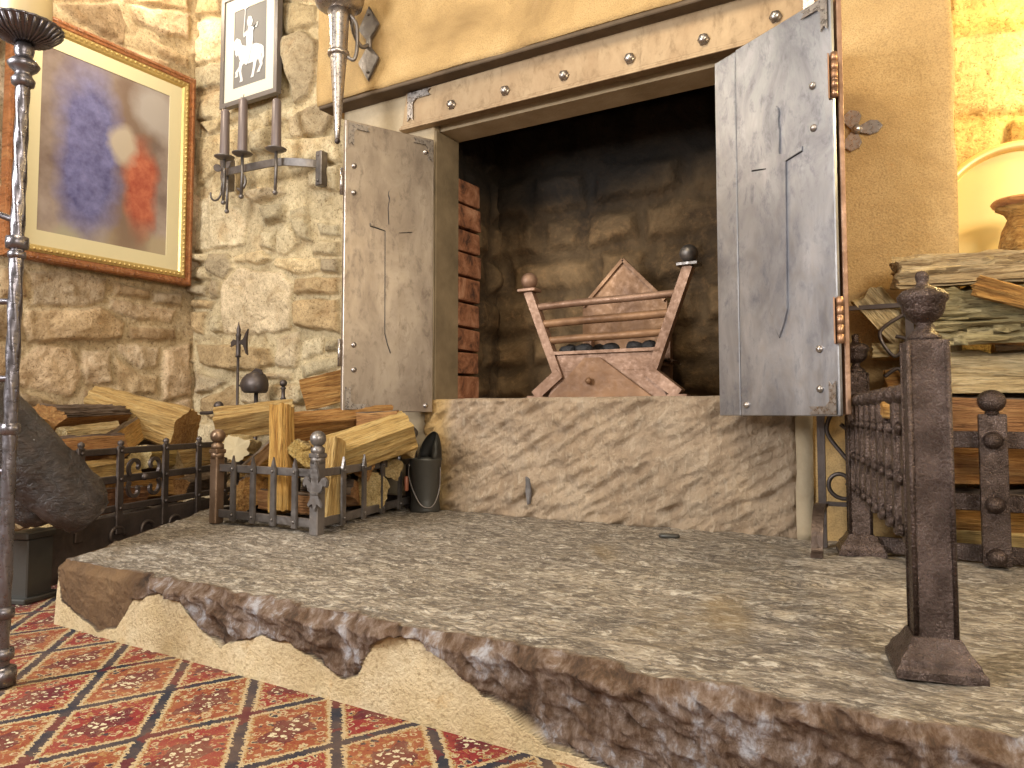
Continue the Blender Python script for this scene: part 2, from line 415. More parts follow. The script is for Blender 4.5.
ENDW = m_wood('sawn_end', (.34, .20, .08), (.54, .37, .17), (.68, .52, .29), 0, 2.2)
BARK = m_wood('brown_bark', (.07, .045, .03), (.17, .115, .075), (.29, .215, .15), 0, .7, .9)
BARKG = m_wood('mossy_bark', (.20, .145, .06), (.42, .335, .165), (.60, .49, .28), 0, 1.8, .9)
GREYW = m_wood('weathered_grey_wood', (.27, .165, .075), (.56, .40, .205), (.74, .59, .36), 0, 1.8, .85)
OAK = m_wood('varnished_frame_wood', (.34, .13, .035), (.48, .20, .06), (.56, .27, .09), 0, .6, .35)
def m_plain(name, c, rough=.6, metal=0, ns=40, amt=.2, bs=.2, **kw):
    t = NT(name); v = t.coords(); n = t.noise(v, ns, 4, .6)
    return t.done(t.mix(t.math('MULTIPLY', n, amt * 2), c, tuple(x * .55 for x in c)), rough, metal, t.bump(n, bs, .003), **kw)
GILT = m_plain('gilt_moulding', (.62, .44, .16), .38, .6, 90, .3, .5)
MATB = m_plain('cream_mount_board', (.66, .57, .34), .8, 0, 60, .05, .05)
MATW = m_plain('white_mount_board', (.60, .56, .44), .8, 0, 60, .05, .05)
GREYP = m_plain('grey_print_paper', (.15, .14, .13), .7, 0, 30, .1, .05)
SILVER = m_plain('pale_silver_ink', (.62, .61, .60), .5, 0, 160, .3, .1)
FRAMEG = m_plain('dark_grey_frame', (.17, .15, .14), .45, .3, 50, .2, .2)
WAX = m_plain('cream_candle_wax', (.60, .46, .24), .5, 0, 20, .06, .05)
WAXG = m_plain('mauve_grey_candle_wax', (.17, .13, .12), .4, .2, 40, .15, .2)
BUCKET = m_plain('dark_painted_metal', (.075, .07, .06), .42, .4, 40, .3, .15)
REDWOOD = m_plain('red_brown_handle', (.32, .11, .055), .5, 0, 40, .2, .1)
TIMBER = None
def m_timber():
    t = NT('blackened_timber'); v = t.coords((1, 1, 1)); n1 = t.noise(v, 22, 6, .7, 1.2); n2 = t.noise(t.coords((9, 2, 9)), 7, 5, .7)
    col = t.ramp(n1, [(.35, (.018, .013, .011)), (.6, (.05, .035, .028)), (.75, (.11, .082, .066))])
    return t.done(col, t.ramp(n2, [(.3, (.3,) * 3), (.7, (.6,) * 3)]), 0, t.bump(t.math('ADD', n1, n2), .8, .012), .6)
TIMBER = m_timber()
BRASS = m_plain('burnished_brass', (.86, .66, .28), .42, .65, 12, .12, .1)
COAL = m_plain('charred_coal', (.03, .026, .024), .7, 0, 60, .4, .6)
ASH = m_plain('ash_and_embers', (.20, .13, .085), .9, 0, 60, .6, .8)

# ================================================================== SETTING
BACK = [
[(-4.10,3.15),(-3.79,3.09),(-3.79,2.83),(-4.09,2.86)],
[(-4.09,2.85),(-3.78,2.80),(-3.78,2.66),(-4.10,2.68)],
[(-4.02,2.64),(-3.76,2.63),(-3.76,2.46),(-4.01,2.48)],
[(-4.00,2.47),(-3.56,2.46),(-3.56,2.42),(-3.91,2.37)],
[(-3.28,2.81),(-3.11,2.82),(-2.99,2.73),(-3.00,2.52),(-3.05,2.42),(-3.16,2.40),(-3.22,2.61)],
[(-3.28,3.03),(-3.00,2.94),(-2.99,2.83),(-3.14,2.82),(-3.25,2.83)],
[(-3.47,2.41),(-3.16,2.40),(-3.16,2.31),(-3.41,2.31)],
[(-3.20,2.32),(-2.87,2.36),(-2.85,2.26),(-2.92,2.18),(-3.18,2.20)],
[(-4.06,2.38),(-3.56,2.35),(-3.55,2.20),(-3.73,2.17),(-4.05,2.04)],
[(-3.53,2.30),(-3.32,2.30),(-3.29,2.15),(-3.49,2.17)],
[(-3.21,2.19),(-2.82,2.15),(-2.80,2.01),(-3.21,2.04)],
[(-3.05,1.99),(-2.80,1.99),(-2.81,1.84),(-3.02,1.88)],
[(-4.12,3.40),(-3.80,3.30),(-3.79,3.11),(-4.10,3.18)],
[(-3.31,3.18),(-3.00,3.08),(-3.00,2.96),(-3.28,3.04)],
[(-4.01,1.98),(-3.85,1.99),(-3.64,1.88),(-3.54,1.79),(-3.58,1.63),(-4.02,1.65),(-4.04,1.77)],
[(-3.60,1.95),(-3.46,1.95),(-3.25,1.94),(-3.23,1.89),(-3.44,1.86)],
[(-3.44,1.85),(-3.21,1.83),(-3.24,1.73),(-3.38,1.73)],
[(-3.43,1.70),(-3.31,1.70),(-3.31,1.58),(-3.43,1.60)],
[(-3.29,1.71),(-3.19,1.71),(-3.12,1.59),(-3.21,1.54),(-3.29,1.55)],
[(-3.19,1.80),(-3.05,1.80),(-3.01,1.58),(-3.10,1.61),(-3.16,1.71)],
[(-2.98,1.69),(-2.81,1.67),(-2.81,1.60),(-2.96,1.61)],
[(-2.95,1.59),(-2.81,1.57),(-2.81,1.49),(-3.01,1.51)],
[(-4.10,1.65),(-3.92,1.62),(-3.92,1.57),(-4.08,1.59)],
[(-3.90,1.62),(-3.72,1.60),(-3.67,1.50),(-3.76,1.45),(-3.90,1.51)],
[(-3.65,1.58),(-3.40,1.59),(-3.34,1.52),(-3.36,1.50),(-3.66,1.53)],
[(-3.31,1.53),(-2.95,1.49),(-2.94,1.41),(-3.12,1.41),(-3.31,1.48)],
[(-2.92,1.48),(-2.80,1.47),(-2.80,1.39),(-2.93,1.40)],
[(-4.10,1.57),(-3.91,1.54),(-3.87,1.46),(-4.08,1.47)],
[(-4.10,1.46),(-3.89,1.42),(-3.89,1.35),(-4.09,1.38)],
[(-3.86,1.46),(-3.77,1.44),(-3.78,1.35),(-3.85,1.33)],
[(-4.01,1.34),(-3.81,1.33),(-3.87,1.28),(-4.03,1.29)],
[(-3.76,1.43),(-3.61,1.50),(-3.46,1.47),(-3.25,1.44),(-3.16,1.36),(-3.17,1.11),(-3.32,1.09),(-3.73,1.11),(-3.76,1.26)],
[(-3.13,1.39),(-2.80,1.37),(-2.80,1.28),(-3.13,1.30)],
[(-3.12,1.27),(-2.80,1.25),(-2.79,1.07),(-3.10,1.11),(-3.13,1.19)],
[(-4.05,1.27),(-3.89,1.26),(-3.93,1.12),(-4.05,1.15)],
[(-3.85,1.22),(-3.77,1.24),(-3.74,1.13),(-3.83,1.13)],
[(-3.97,1.06),(-3.71,1.05),(-3.33,1.01),(-3.29,0.91),(-3.46,0.88),(-3.70,0.90),(-3.93,0.93)],
[(-3.29,1.07),(-3.10,1.09),(-3.10,0.93),(-3.12,0.88),(-3.26,0.89)],
[(-3.08,1.04),(-2.91,1.05),(-2.91,0.96),(-3.08,0.93)],
[(-2.89,1.03),(-2.80,1.04),(-2.80,0.97),(-2.89,0.96)],
[(-3.09,0.91),(-2.80,0.94),(-2.79,0.89),(-3.07,0.81)],
[(-3.98,0.90),(-3.70,0.82),(-3.84,0.76),(-3.96,0.75)],
[(-3.93,0.72),(-3.64,0.80),(-3.59,0.76),(-3.61,0.62),(-3.84,0.60),(-3.94,0.65)],
[(-3.66,0.86),(-3.15,0.86),(-3.15,0.82),(-3.48,0.83)],
[(-3.27,0.80),(-3.05,0.80),(-3.00,0.74),(-3.07,0.69),(-3.27,0.69)],
[(-3.56,0.80),(-3.31,0.79),(-3.31,0.69),(-3.55,0.69)],
[(-3.94,0.58),(-3.64,0.58),(-3.64,0.43),(-3.94,0.42)],
[(-3.59,0.65),(-3.30,0.66),(-3.29,0.51),(-3.58,0.51)],
[(-3.24,0.66),(-3.00,0.66),(-3.00,0.52),(-3.24,0.51)],
[(-2.98,0.77),(-2.79,0.82),(-2.79,0.64),(-2.96,0.65)],
]
LEFT = [
[(1.97,1.36),(2.14,1.40),(2.37,1.39),(2.36,1.25),(2.24,1.22),(1.98,1.19)],
[(2.42,1.37),(2.63,1.36),(2.63,1.31),(2.41,1.30)],
[(2.64,1.35),(2.84,1.37),(2.83,1.29),(2.65,1.29)],
[(2.39,1.28),(2.80,1.26),(2.77,1.18),(2.55,1.18),(2.39,1.22)],
[(1.95,1.16),(2.33,1.22),(2.49,1.15),(2.46,1.06),(1.97,1.00),(1.93,1.08)],
[(2.50,1.14),(2.80,1.15),(2.80,1.08),(2.51,1.06)],
[(1.93,0.90),(2.02,0.99),(2.19,0.99),(2.24,0.85),(2.20,0.73),(2.05,0.75),(1.91,0.77)],
[(2.24,0.97),(2.39,1.00),(2.42,0.81),(2.27,0.79),(2.24,0.86)],
[(2.43,1.03),(2.69,1.03),(2.69,0.91),(2.58,0.89),(2.44,0.99)],
[(2.43,0.96),(2.58,0.86),(2.69,0.85),(2.69,0.75),(2.44,0.74)],
[(2.72,1.01),(2.90,1.07),(2.92,0.75),(2.72,0.71)],
[(1.83,1.36),(1.94,1.36),(1.95,1.22),(1.83,1.20)],
[(1.92,0.74),(2.11,0.70),(2.09,0.62),(1.93,0.68)],
[(2.25,0.76),(2.67,0.72),(2.67,0.60),(2.25,0.61)],
[(1.79,1.16),(1.91,1.17),(1.91,0.99),(1.79,1.00)],
[(1.80,0.96),(1.90,0.97),(1.90,0.77),(1.80,0.76)],
[(2.70,0.68),(2.92,0.73),(2.92,0.58),(2.70,0.57)],
[(1.80,0.74),(1.90,0.74),(1.90,0.61),(1.80,0.61)],
[(2.05,2.82),(2.39,2.99),(2.44,2.88),(2.42,2.75),(2.17,2.77)],
[(2.46,3.02),(2.84,3.14),(2.84,2.99),(2.68,2.94),(2.48,2.94)],
[(2.58,2.87),(2.84,2.87),(2.84,2.79),(2.63,2.81)],
[(2.46,2.75),(2.71,2.78),(2.69,2.69),(2.49,2.67)],
[(1.97,2.95),(2.36,3.16),(2.39,3.01),(1.97,2.80)],
[(2.41,3.18),(2.83,3.36),(2.84,3.16),(2.43,3.03)],
]
ALC = [
[(0.05,2.44),(0.50,2.29),(0.49,2.05),(0.05,2.13)],
[(0.05,2.09),(0.49,2.04),(0.49,1.72),(0.04,1.79)],
[(0.04,1.76),(0.21,1.73),(0.20,1.54),(0.04,1.57)],
[(0.23,1.73),(0.49,1.69),(0.48,1.50),(0.22,1.54)],
[(0.03,1.55),(0.31,1.50),(0.31,1.29),(0.03,1.33)],
[(0.33,1.50),(0.48,1.47),(0.48,1.27),(0.32,1.29)],
[(0.03,1.30),(0.47,1.25),(0.47,1.03),(0.03,1.06)],
]
def fill(polys, x0, x1, z0, z1, rows, wmin, wmax, rnd):
    """coursed filler stones where no measured stone lies"""
    out = list(polys); z = z0
    cen = [(np.mean([p[0] for p in q]), np.mean([p[1] for p in q])) for q in polys]
    boxes = [(min(p[0] for p in q), max(p[0] for p in q), min(p[1] for p in q), max(p[1] for p in q)) for q in polys]
    while z < z1:
        h = rnd.uniform(*rows); x = x0 + rnd.uniform(-.1, 0)
        while x < x1:
            w = rnd.uniform(wmin, wmax)
            a, b, c, d = x + .012, x + w - .012, z + .012, z + h - .012
            if not any(a < q[1] and b > q[0] and c < q[3] and d > q[2] for q in boxes):
                j = lambda: rnd.uniform(-.018, .018)
                out.append([(a + j(), c + j()), (b + j(), c + j()), (b + j(), d + j()), (a + j(), d + j())])
            x += w
        z += h
    return out
def stone_wall(name, axis, plane, sgn, u0, u1, z0, z1, step, polys, palette, mortar, seed, depth=(.035, .085)):
    rs = np.random.RandomState(seed)
    us = np.arange(u0, u1 + step, step); zs = np.arange(z0, z1 + step, step)
    U, Z = np.meshgrid(us, zs)
    wu = U + .016 * fbm(U * 10, Z * 10, 1, 4); wz = Z + .016 * fbm(U * 10, Z * 10, 5, 4)
    H = .008 * fbm(U * 14, Z * 14, 8, 4)
    C = np.zeros(U.shape + (3,)); C[:] = mortar
    C *= (1 + .18 * fbm(U * 6, Z * 6, 11, 4))[..., None]
    for P in polys:
        q = np.array(P); lo = q.min(0) - .06; hi = q.max(0) + .06
        s = np.where((us > lo[0]) & (us < hi[0]))[0]; r = np.where((zs > lo[1]) & (zs < hi[1]))[0]
        hgt = rs.uniform(*depth); tu, tz = rs.uniform(-.09, .09, 2); col = np.array(palette[rs.randint(len(palette))]) * rs.uniform(.72, 1.18)
        if len(s) == 0 or len(r) == 0: continue
        sl = (slice(r[0], r[-1] + 1), slice(s[0], s[-1] + 1))
        d = -polysdf(wu[sl], wz[sl], P)
        c = q.mean(0)
        k = sstep(-.004, .008, d)
        size = max(hi[0] - lo[0], hi[1] - lo[1]) - .12
        body = np.full(d.shape, hgt)
        for q_ in range(7):                       # dressed by a few chisel blows: planes meeting in arrises
            an = rs.uniform(0, 6.283); sl_ = rs.uniform(.10, .55)
            body = np.minimum(body, hgt * rs.uniform(.8, 1.3) + rs.uniform(.0, .25) * sl_ * size - sl_ * ((U[sl] - c[0]) * math.cos(an) + (Z[sl] - c[1]) * math.sin(an)))
        body = np.maximum(body, hgt * .55)
        body = body * (.75 + .25 * sstep(0, .02, d)) + .010 * fbm(U[sl] * 8, Z[sl] * 8, rs.randint(90), 4) + .007 * fbm(U[sl] * 26, Z[sl] * 26, 3, 4)
        H[sl] = H[sl] * (1 - k) + np.maximum(body, .006) * k
        kc = sstep(-.002, .008, d)[..., None]
        cc = col * (1 + .22 * fbm(U[sl] * 5, Z[sl] * 5, rs.randint(90), 4))[..., None]
        C[sl] = C[sl] * (1 - kc) + cc * kc
    A = plane + sgn * H
    C = np.clip(C, 0, 1)
    if axis == 'y': o = grid_mesh(name, U, A, Z, STONE, C)
    else: o = grid_mesh(name, A, U, Z, STONE, C)
    return struct(o)
rnd = random.Random(4)
cream = [(.62, .51, .32), (.58, .46, .27), (.54, .44, .29), (.66, .56, .37), (.48, .35, .19), (.57, .48, .31), (.52, .42, .27)]
tan = [(.50, .37, .22), (.56, .42, .27), (.44, .32, .19), (.52, .41, .28), (.40, .28, .16)]
yel = [(.66, .48, .20), (.50, .32, .11), (.72, .58, .30)]
stone_wall('wall_back', 'y', 2.93, -1, -4.12, -2.55, 0, 3.4, .0065, fill(BACK, -4.1, -2.55, .02, 3.4, (.10, .2), .16, .34, rnd), cream, (.58, .48, .30), 5)
stone_wall('wall_left', 'x', -4.04, 1, .6, 3.0, 0, 3.4, .010, fill(LEFT, .6, 2.93, .02, 3.4, (.13, .22), .2, .42, rnd), tan, (.50, .39, .24), 9, (.02, .05))
stone_wall('wall_alcove', 'y', 3.27, -1, -.1, 1.9, .1, 3.2, .012, fill(ALC, -.08, 1.9, .2, 3.2, (.2, .3), .25, .5, rnd), yel, (.60, .44, .18), 3, (.03, .06))

# carpeted floor
bm = B(); box(bm, (-1.6, .9, -.02), (5.6, 5.2, .04)); struct(obj('floor', bm, CARPET))

# chimney breast (upper plaster face, oversailing) and the two plaster piers under it
def plaster_panel(name, x0, x1, y0, y1, z0, z1, mat, jag=0, amp=.004):
    """a solid block whose front and edges are slightly uneven"""
    nx = max(2, int((x1 - x0) / .03)); nz = max(2, int((z1 - z0) / .03))
    bm = B(); g = {}
    for j in range(nz + 1):
        for i in range(nx + 1):
            x = x0 + (x1 - x0) * i / nx; z = z0 + (z1 - z0) * j / nz
            y = y0 + amp * float(fbm(x * 4, z * 4, 2, 3))
            e = 0
            if jag and i in (0, nx): x += jag * float(fbm(z * 7, i, 6, 3))
            if jag and j in (0, nz): z += jag * float(fbm(x * 6, j, 8, 3))
            g[i, j, 0] = bm.verts.new((x, y, z)); 
    for i in range(nx + 1):
        for j in range(nz + 1):
            if i in (0, nx) or j in (0, nz):
                v = g[i, j, 0].co; g[i, j, 1] = bm.verts.new((v.x, y1, v.z))
    for i in range(nx):
        for j in range(nz):
            f = bm.faces.new((g[i, j, 0], g[i + 1, j, 0], g[i + 1, j + 1, 0], g[i, j + 1, 0])); f.smooth = True
        for j in (0, nz): bm.faces.new((g[i, j, 0], g[i + 1, j, 0], g[i + 1, j, 1], g[i, j, 1]))
    for j in range(nz):
        for i in (0, nx): bm.faces.new((g[i, j, 0], g[i, j + 1, 0], g[i, j + 1, 1], g[i, j, 1]))
    return struct(obj(name, bm, mat))
plaster_panel('wall_chimney_breast', -2.765, .06, 2.70, 2.95, 2.225, 3.4, PLASTER, .012)
bm = B(); box(bm, (-1.36, 2.752, 2.216), (2.79, .10, .02), None, .004); struct(obj('trim_2', bm, m_plain0('dark_brown_soffit', (.12, .085, .055))))  # thin dark brown strip under the overhang of the breast
plaster_panel('wall_pier_left', -2.67, -2.085, 2.80, 2.99, .19, 2.235, PALE, .008)
plaster_panel('wall_pier_right', -.455, .055, 2.785, 3.25, .17, 2.24, PLASTER, .010)
plaster_panel('wall_lintel', -2.085, -.45, 2.84, 3.0, 2.0, 2.235, PALE, 0)

bm = B(); box(bm, (-2.079, 2.897, 1.345), (.014, .19, 1.30), None, .003); struct(obj('trim_3', bm, JAMB))
# inside of the firebox: rough sooted stone back, flank walls, chimney throat
def soot_wall(name, axis, plane, sgn, u0, u1, z0, z1, seed, stones):
    rs = np.random.RandomState(seed); step = .014
    us = np.arange(u0, u1 + step, step); zs = np.arange(z0, z1 + step, step); U, Z = np.meshgrid(us, zs)
    wu = U + .03 * fbm(U * 6, Z * 6, 1, 3); wz = Z + .03 * fbm(U * 6, Z * 6, 5, 3)
    H = .015 * fbm(U * 9, Z * 9, seed, 4); C = np.ones(U.shape) * .6
    for P in stones:
        q = np.array(P); d = -polysdf(wu, wz, P); k = sstep(-.01, .05, d); c = q.mean(0)
        hh = rs.uniform(.02, .045) + rs.uniform(-.1, .1) * (U - c[0]) + rs.uniform(-.1, .1) * (Z - c[1]) + .035 * fbm(U * 6, Z * 6, rs.randint(50), 4)
        H = H * (1 - k) + hh * k; C = C * (1 - k) + rs.uniform(.75, 1.1) * k
    # soot stain: blackens the stone above the fire, with an uneven edge
    s = sstep(1.52, 1.80, Z - .12 * (U - u0) / max(u1 - u0, .01) + .10 * fbm(U * 3, Z * 3, 4, 4))
    C = C * (1 - .9 * s)
    A = plane + sgn * H
    Cc = np.stack([C, C * .97, C * .93], -1)
    if axis == 'y': o = grid_mesh(name, U, A, Z, SOOT, Cc)
    else: o = grid_mesh(name, A, U, Z, SOOT, Cc)
    return struct(o)
rows = [(.70, .86), (.87, 1.05), (1.06, 1.27), (1.28, 1.48), (1.49, 1.70), (1.71, 1.95), (1.96, 2.25), (2.26, 2.6)]
def course(u0, u1, rnd, ws):
    out = []
    for a, b in rows:
        x = u0 - rnd.uniform(0, .2)
        while x < u1:
            w = rnd.uniform(*ws); out.append([(x + .015, a + .01), (x + w - .015, a + rnd.uniform(0, .03)), (x + w - .02, b - rnd.uniform(0, .03)), (x + .02, b - .005)]); x += w
    return out
soot_wall('wall_firebox_back', 'y', 3.52, -1, -2.2, -.3, .66, 3.0, 3, course(-2.2, -.3, rnd, (.25, .55)))
soot_wall('wall_firebox_left', 'x', -2.165, 1, 2.97, 3.56, .66, 3.0, 6, course(2.97, 3.56, rnd, (.2, .3)))
soot_wall('wall_firebox_right', 'x', -.40, -1, 2.95, 3.56, .66, 3.0, 8, course(2.9, 3.56, rnd, (.2, .35)))
bm = B(); box(bm, (-1.27, 3.27, 3.02), (2.0, .7, .05)); struct(obj('ceiling_flue', bm, SOOTP))
bm = B(); box(bm, (-1.27, 3.0, 2.62), (1.95, .06, .80)); struct(obj('wall_flue_front', bm, SOOTP))
# brick lining at the left of the opening
r0 = thing('firebrick_jamb', 'column of red firebricks lining the left side of the hearth opening', 'bricks', (-2.1, 3.1, .70))
z = .705
for k in range(9):
    h = .113 + rnd.uniform(-.006, .006); bm = B()
    box(bm, (0, 0, 0), (.10, .2 + rnd.uniform(-.015, .015), h), T(-2.125 + rnd.uniform(-.006, .006), 3.095, z + h / 2) @ Matrix.Rotation(rnd.uniform(-.03, .03), 4, 'X'), .010, 2)
    for v in bm.verts: v.co.x += .006 * float(fbm(v.co.y * 20, v.co.z * 20, k, 3))
    obj('brick', bm, BRICK, r0); z += h + .012

# tooled sandstone block under the opening
nx, nz = 190, 70
us = np.linspace(0, 1, nx); ts = np.linspace(0, 1, nz)
Ug, Tg = np.meshgrid(us, ts)
X = -2.14 + 1.68 * Ug
ang = .62; P1 = (X * math.cos(ang) + (Tg * .6) * math.sin(ang)); P2 = (-X * math.sin(ang) + Tg * .6 * math.cos(ang))
tool = fbm(P1 * 9, P2 * 34, 4, 3)
disp = .034 * tool + .020 * fbm(X * 5, Tg * 3, 9, 4) + .006 * fbm(X * 40, Tg * 24, 2, 3)
edge = sstep(0, .03, Tg) * sstep(0, .02, 1 - Tg) * sstep(0, .012, Ug) * sstep(0, .012, 1 - Ug)
left = sstep(.13, .06, Ug)
Yf = 2.80 + .03 * (1 - Tg) * 0 - .02 * edge - disp * (.4 + .6 * edge) + .012 * left
Z = .175 + .528 * Tg + .004 * fbm(X * 6, 0 * X, 3, 3) * sstep(.8, 1, Tg)
rows_X = [X]; rows_Y = [Yf]; rows_Z = [Z]; cols = [left]
for yb in (2.95, 3.3, 3.6):
    rows_X.append(X[-1:]); rows_Y.append(np.full((1, nx), yb)); rows_Z.append(Z[-1:]); cols.append(left[-1:])
X_, Y_, Z_, C_ = [np.concatenate(a, 0) for a in (rows_X, rows_Y, rows_Z, cols)]
hs = grid_mesh('hearth_stone_block', X_, Y_, Z_, HSTONE, np.stack([C_] * 3, -1))
tag(hs, 'rough tooled sandstone block forming the raised sill below the fire opening', 'stone block')
struct(plaster_panel('trim_1', -.462, -.405, 2.775, 2.84, .185, .70, PALE, .006))

# the big hearth slab: broken front edge over a rendered base
nF, nL = 760, 110
path = []
for i in range(nL): 
    t = i / nL; path.append((-3.02 + (-2.345 + 3.02) * t, 2.30 + (1.245 - 2.30) * t, -2.95 + .40 * t))
for i in range(nF + 1):
    t = i / nF; path.append((-2.345 + 3.85 * t, 1.245 - .02 * t, -2.55 + 4.0 * t))
path = np.array(path); px, py, qx = path.T
# rounded corner
for _ in range(3):
    px[1:-1] = (px[:-2] + 2 * px[1:-1] + px[2:]) / 4; py[1:-1] = (py[:-2] + 2 * py[1:-1] + py[2:]) / 4
tx = np.gradient(px); ty = np.gradient(py); L = np.hypot(tx, ty); nxn, nyn = ty / L, -tx / L     # outward
s_ = np.concatenate([[0], np.cumsum(np.hypot(np.diff(px), np.diff(py)))])
bx = np.array([-3.1, -2.36, -2.339, -2.307, -2.209, -2.106, -2.019, -1.974, -1.942, -1.831, -1.725, -1.643, -1.576, -1.51, -1.431, -1.336, -1.239, -1.162, -1.118, -1.076, -1.02, -.953, -.877, -.816, -.758, -.691, -.627, -.508, -.435, .2, 2])
bz = np.array([.06, .10, .165, .073, .042, .014, .035, .089, .126, .156, .135, .083, .055, .078, .102, .105, .075, .049, .07, .135, .168, .165, .136, .098, .07, .037, .023, .012, -.02, -.05, -.05])
zb = np.interp(px, bx, bz)                                # top of the render along the front
nv = 64
VX, VY, VZ, CC = [], [], [], []
ztop = .19 + .006 * fbm(s_ * 3, s_ * 0, 3, 3) - .010 * np.maximum(0, fbm(s_ * 9, s_ * 0 + 2, 5, 3))
lip = .020 * fbm(s_ * 7, s_ * 0 + 5, 2, 4)
for j in range(nv + 1):
    t = j / nv; z = t * ztop
    cm = sstep(-.002, .002, zb + .012 * fbm(s_ * 22, z * 20 + 0 * s_, 7, 3) - z)
    frac = fbm(s_ * 16 + z * 12, z * 30 + 0 * s_, 12, 4); big = fbm(s_ * 5, z * 6 + 0 * s_, 21, 3)
    rid = 1 - np.abs(fbm(s_ * 11 + z * 9, z * 14 + 0 * s_, 33, 4)) * 2.2; rid2 = 1 - np.abs(fbm(s_ * 30 + z * 30, z * 22 + 0 * s_, 35, 3)) * 2
    rock = -.004 + .020 * frac + .03 * big + .020 * rid + .008 * rid2 - .030 * (1 - t) * sstep(0, .3, 1 - t) 
    rnd_e = -.022 * sstep(.86, 1.0, t) 
    rendr = -.004 + .004 * fbm(s_ * 10, z * 10 + 0 * s_, 3, 3) + .008 * (1 - t)
    patch = sstep(.02, -.02, px + 1.93 + .03 * fbm(s_ * 9, z * 9 + 0 * s_, 4, 3))
    rock = rock * (1 - .75 * patch)
    d = (cm * rendr + (1 - cm) * rock) + rnd_e + lip * t * (1 - .5 * patch)
    VX.append(px + nxn * d); VY.append(py + nyn * d); VZ.append(np.broadcast_to(z, px.shape).copy())
    CC.append(np.stack([cm, 0 * cm, patch * (1 - cm)], -1))
ex, ey = VX[-1].copy(), VY[-1].copy()
nt = 190
for j in range(1, nt + 1):
    t = (j / nt) ** 1.15
    x = ex + (qx - ex) * t; y = ey + (2.86 - ey) * t
    z = ztop * (1 - sstep(0, .08, t)) + .19 * sstep(0, .08, t) + .010 * fbm(x * 5, y * 9, 4, 4) * sstep(0, .06, t) + .0065 * fbm(x * 14, y * 30, 6, 4)
    tm = sstep(0, .012, t + .006 * fbm(x * 20, y * 20, 3, 2))
    VX.append(x); VY.append(y); VZ.append(z); CC.append(np.stack([0 * tm, tm, 0 * tm], -1))
slab = grid_mesh('hearth_slab', np.array(VX), np.array(VY), np.array(VZ), SLAB, np.array(CC))
tag(slab, 'huge worn dark stone hearth slab with a broken front edge over cream render', 'hearth')
bm = B(); box(bm, (.9, 3.05, .095), (1.75, .42, .19)); struct(obj('floor_alcove', bm, PALE))

# ================================================================== STEEL FIRE DOORS AND LINTEL
def sword_outline(top, gz, tip, wg, wb, wh):
    return [(-.006, top), (-wh * .8, top - .012), (-wh * .95, top - .03), (-wh * .6, top - .05), (-wh, top - .09), (-wh * .7, gz + .014), (-wh * 1.5, gz + .004),
            (-wg, gz + .010), (-wg, gz - .004), (-wb * 1.1, gz - .016), (-wb, tip + .09), (-wb * .55, tip + .04), (0, tip),
            (wb * .55, tip + .04), (wb, tip + .09), (wb * 1.1, gz - .016), (wg, gz - .004), (wg, gz + .010), (wh * 1.5, gz + .004), (wh * .7, gz + .014), (wh, top - .09),
            (wh * .6, top - .05), (wh * .95, top - .03), (wh * .8, top - .012), (.006, top)]
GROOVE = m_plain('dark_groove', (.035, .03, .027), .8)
def corner_bracket(bm, M, u, z, su, sz, s=1.0):
    """pierced corner strap: two tapering arms with notched ends"""
    a = .10 * s; w = .024 * s
    P = [(0, 0), (a, 0), (a * .86, w * .5), (a, w), (w * 1.6, w), (w, w * 1.6), (w, a), (w * .5, a * .86), (0, a)]
    P = [(u + su * x, z + sz * y) for x, y in P]
    if su * sz < 0: P = P[::-1]
    prism(bm, P, .004, M @ T(0, -.004, 0))
def fire_door(label, p0, p1, z0, z1, mat, sw, rivets, seam=None, bolt=None, hinge_u=None, brackets=()):
    """p0,p1: ends of the visible face seen left to right; local x along it, -y towards the viewer"""
    d = V((p1[0] - p0[0], p1[1] - p0[1], 0)); w = d.length
    M = frame((p0[0], p0[1], 0), d)
    root = thing('fire_door', label, 'fire door', (p0[0], p0[1], z0), 'steel doors of the fire opening')
    bm = B()
    if seam:
        box(bm, (seam / 2 - .001, .008, (z0 + z1) / 2), (seam - .002, .016, z1 - z0), M, .003)
        obj('folded_edge_strip', bm, mat, root); bm = B()
        box(bm, ((seam + w) / 2, .008, (z0 + z1) / 2 + .002), (w - seam, .016, z1 - z0 + .004), M, .003)
    else:
        box(bm, (w / 2, .008, (z0 + z1) / 2), (w, .016, z1 - z0), M, .003)
    obj('door_panel', bm, mat, root)
    # second, folded-back leaf
    bx_ = hinge_u
    su, top, gz, tip, wg, wb = sw
    out = sword_outline(top, gz, tip, wg, wb, .019)
    bm = B(); prism(bm, [(su + x * 1.0 + .004 * (1 if x < 0 else 1) - .006, z - .003) for x, z in out], .0022, M @ T(0, -.0005, 0)); g = obj('sword_groove_outline', bm, GROOVE, root)  # dark groove line of the engraved sword, offset behind the emblem
    bm = B(); prism(bm, [(su + x, z) for x, z in out], .006, M @ T(0, -.0008, 0), .0015); obj('sword_emblem', bm, mat, root)
    for u, z in rivets:
        bm = B(); lathe(bm, [(.0125, 0), (.012, .004), (.008, .009), (.0008, .0115)], M @ T(u, 0, z) @ Matrix.Rotation(math.pi / 2, 4, 'X'), 12); obj('rivet', bm, STEEL, root)
    for u, z, a, b in brackets:
        bm = B(); corner_bracket(bm, M, u, z, a, b); o = obj('corner_bracket', bm, STEEL, root)
    return root, M, w
# right-hand door, folded out, pale blued steel
R_, MR, wR = fire_door('right-hand blued steel fire door with a sword, folded out in front of the plaster pier', (-.70, 2.66), (-.27, 2.385), .628, 1.925, PLATE_R, (.288, 1.655, 1.475, .885, .108, .036),
    [(.440, 1.664), (.440, 1.529), (.443, .834), (.442, .711), (.135, .665)], .106, brackets=[(.503, 1.918, -1, -1), (.503, .634, -1, 1)])
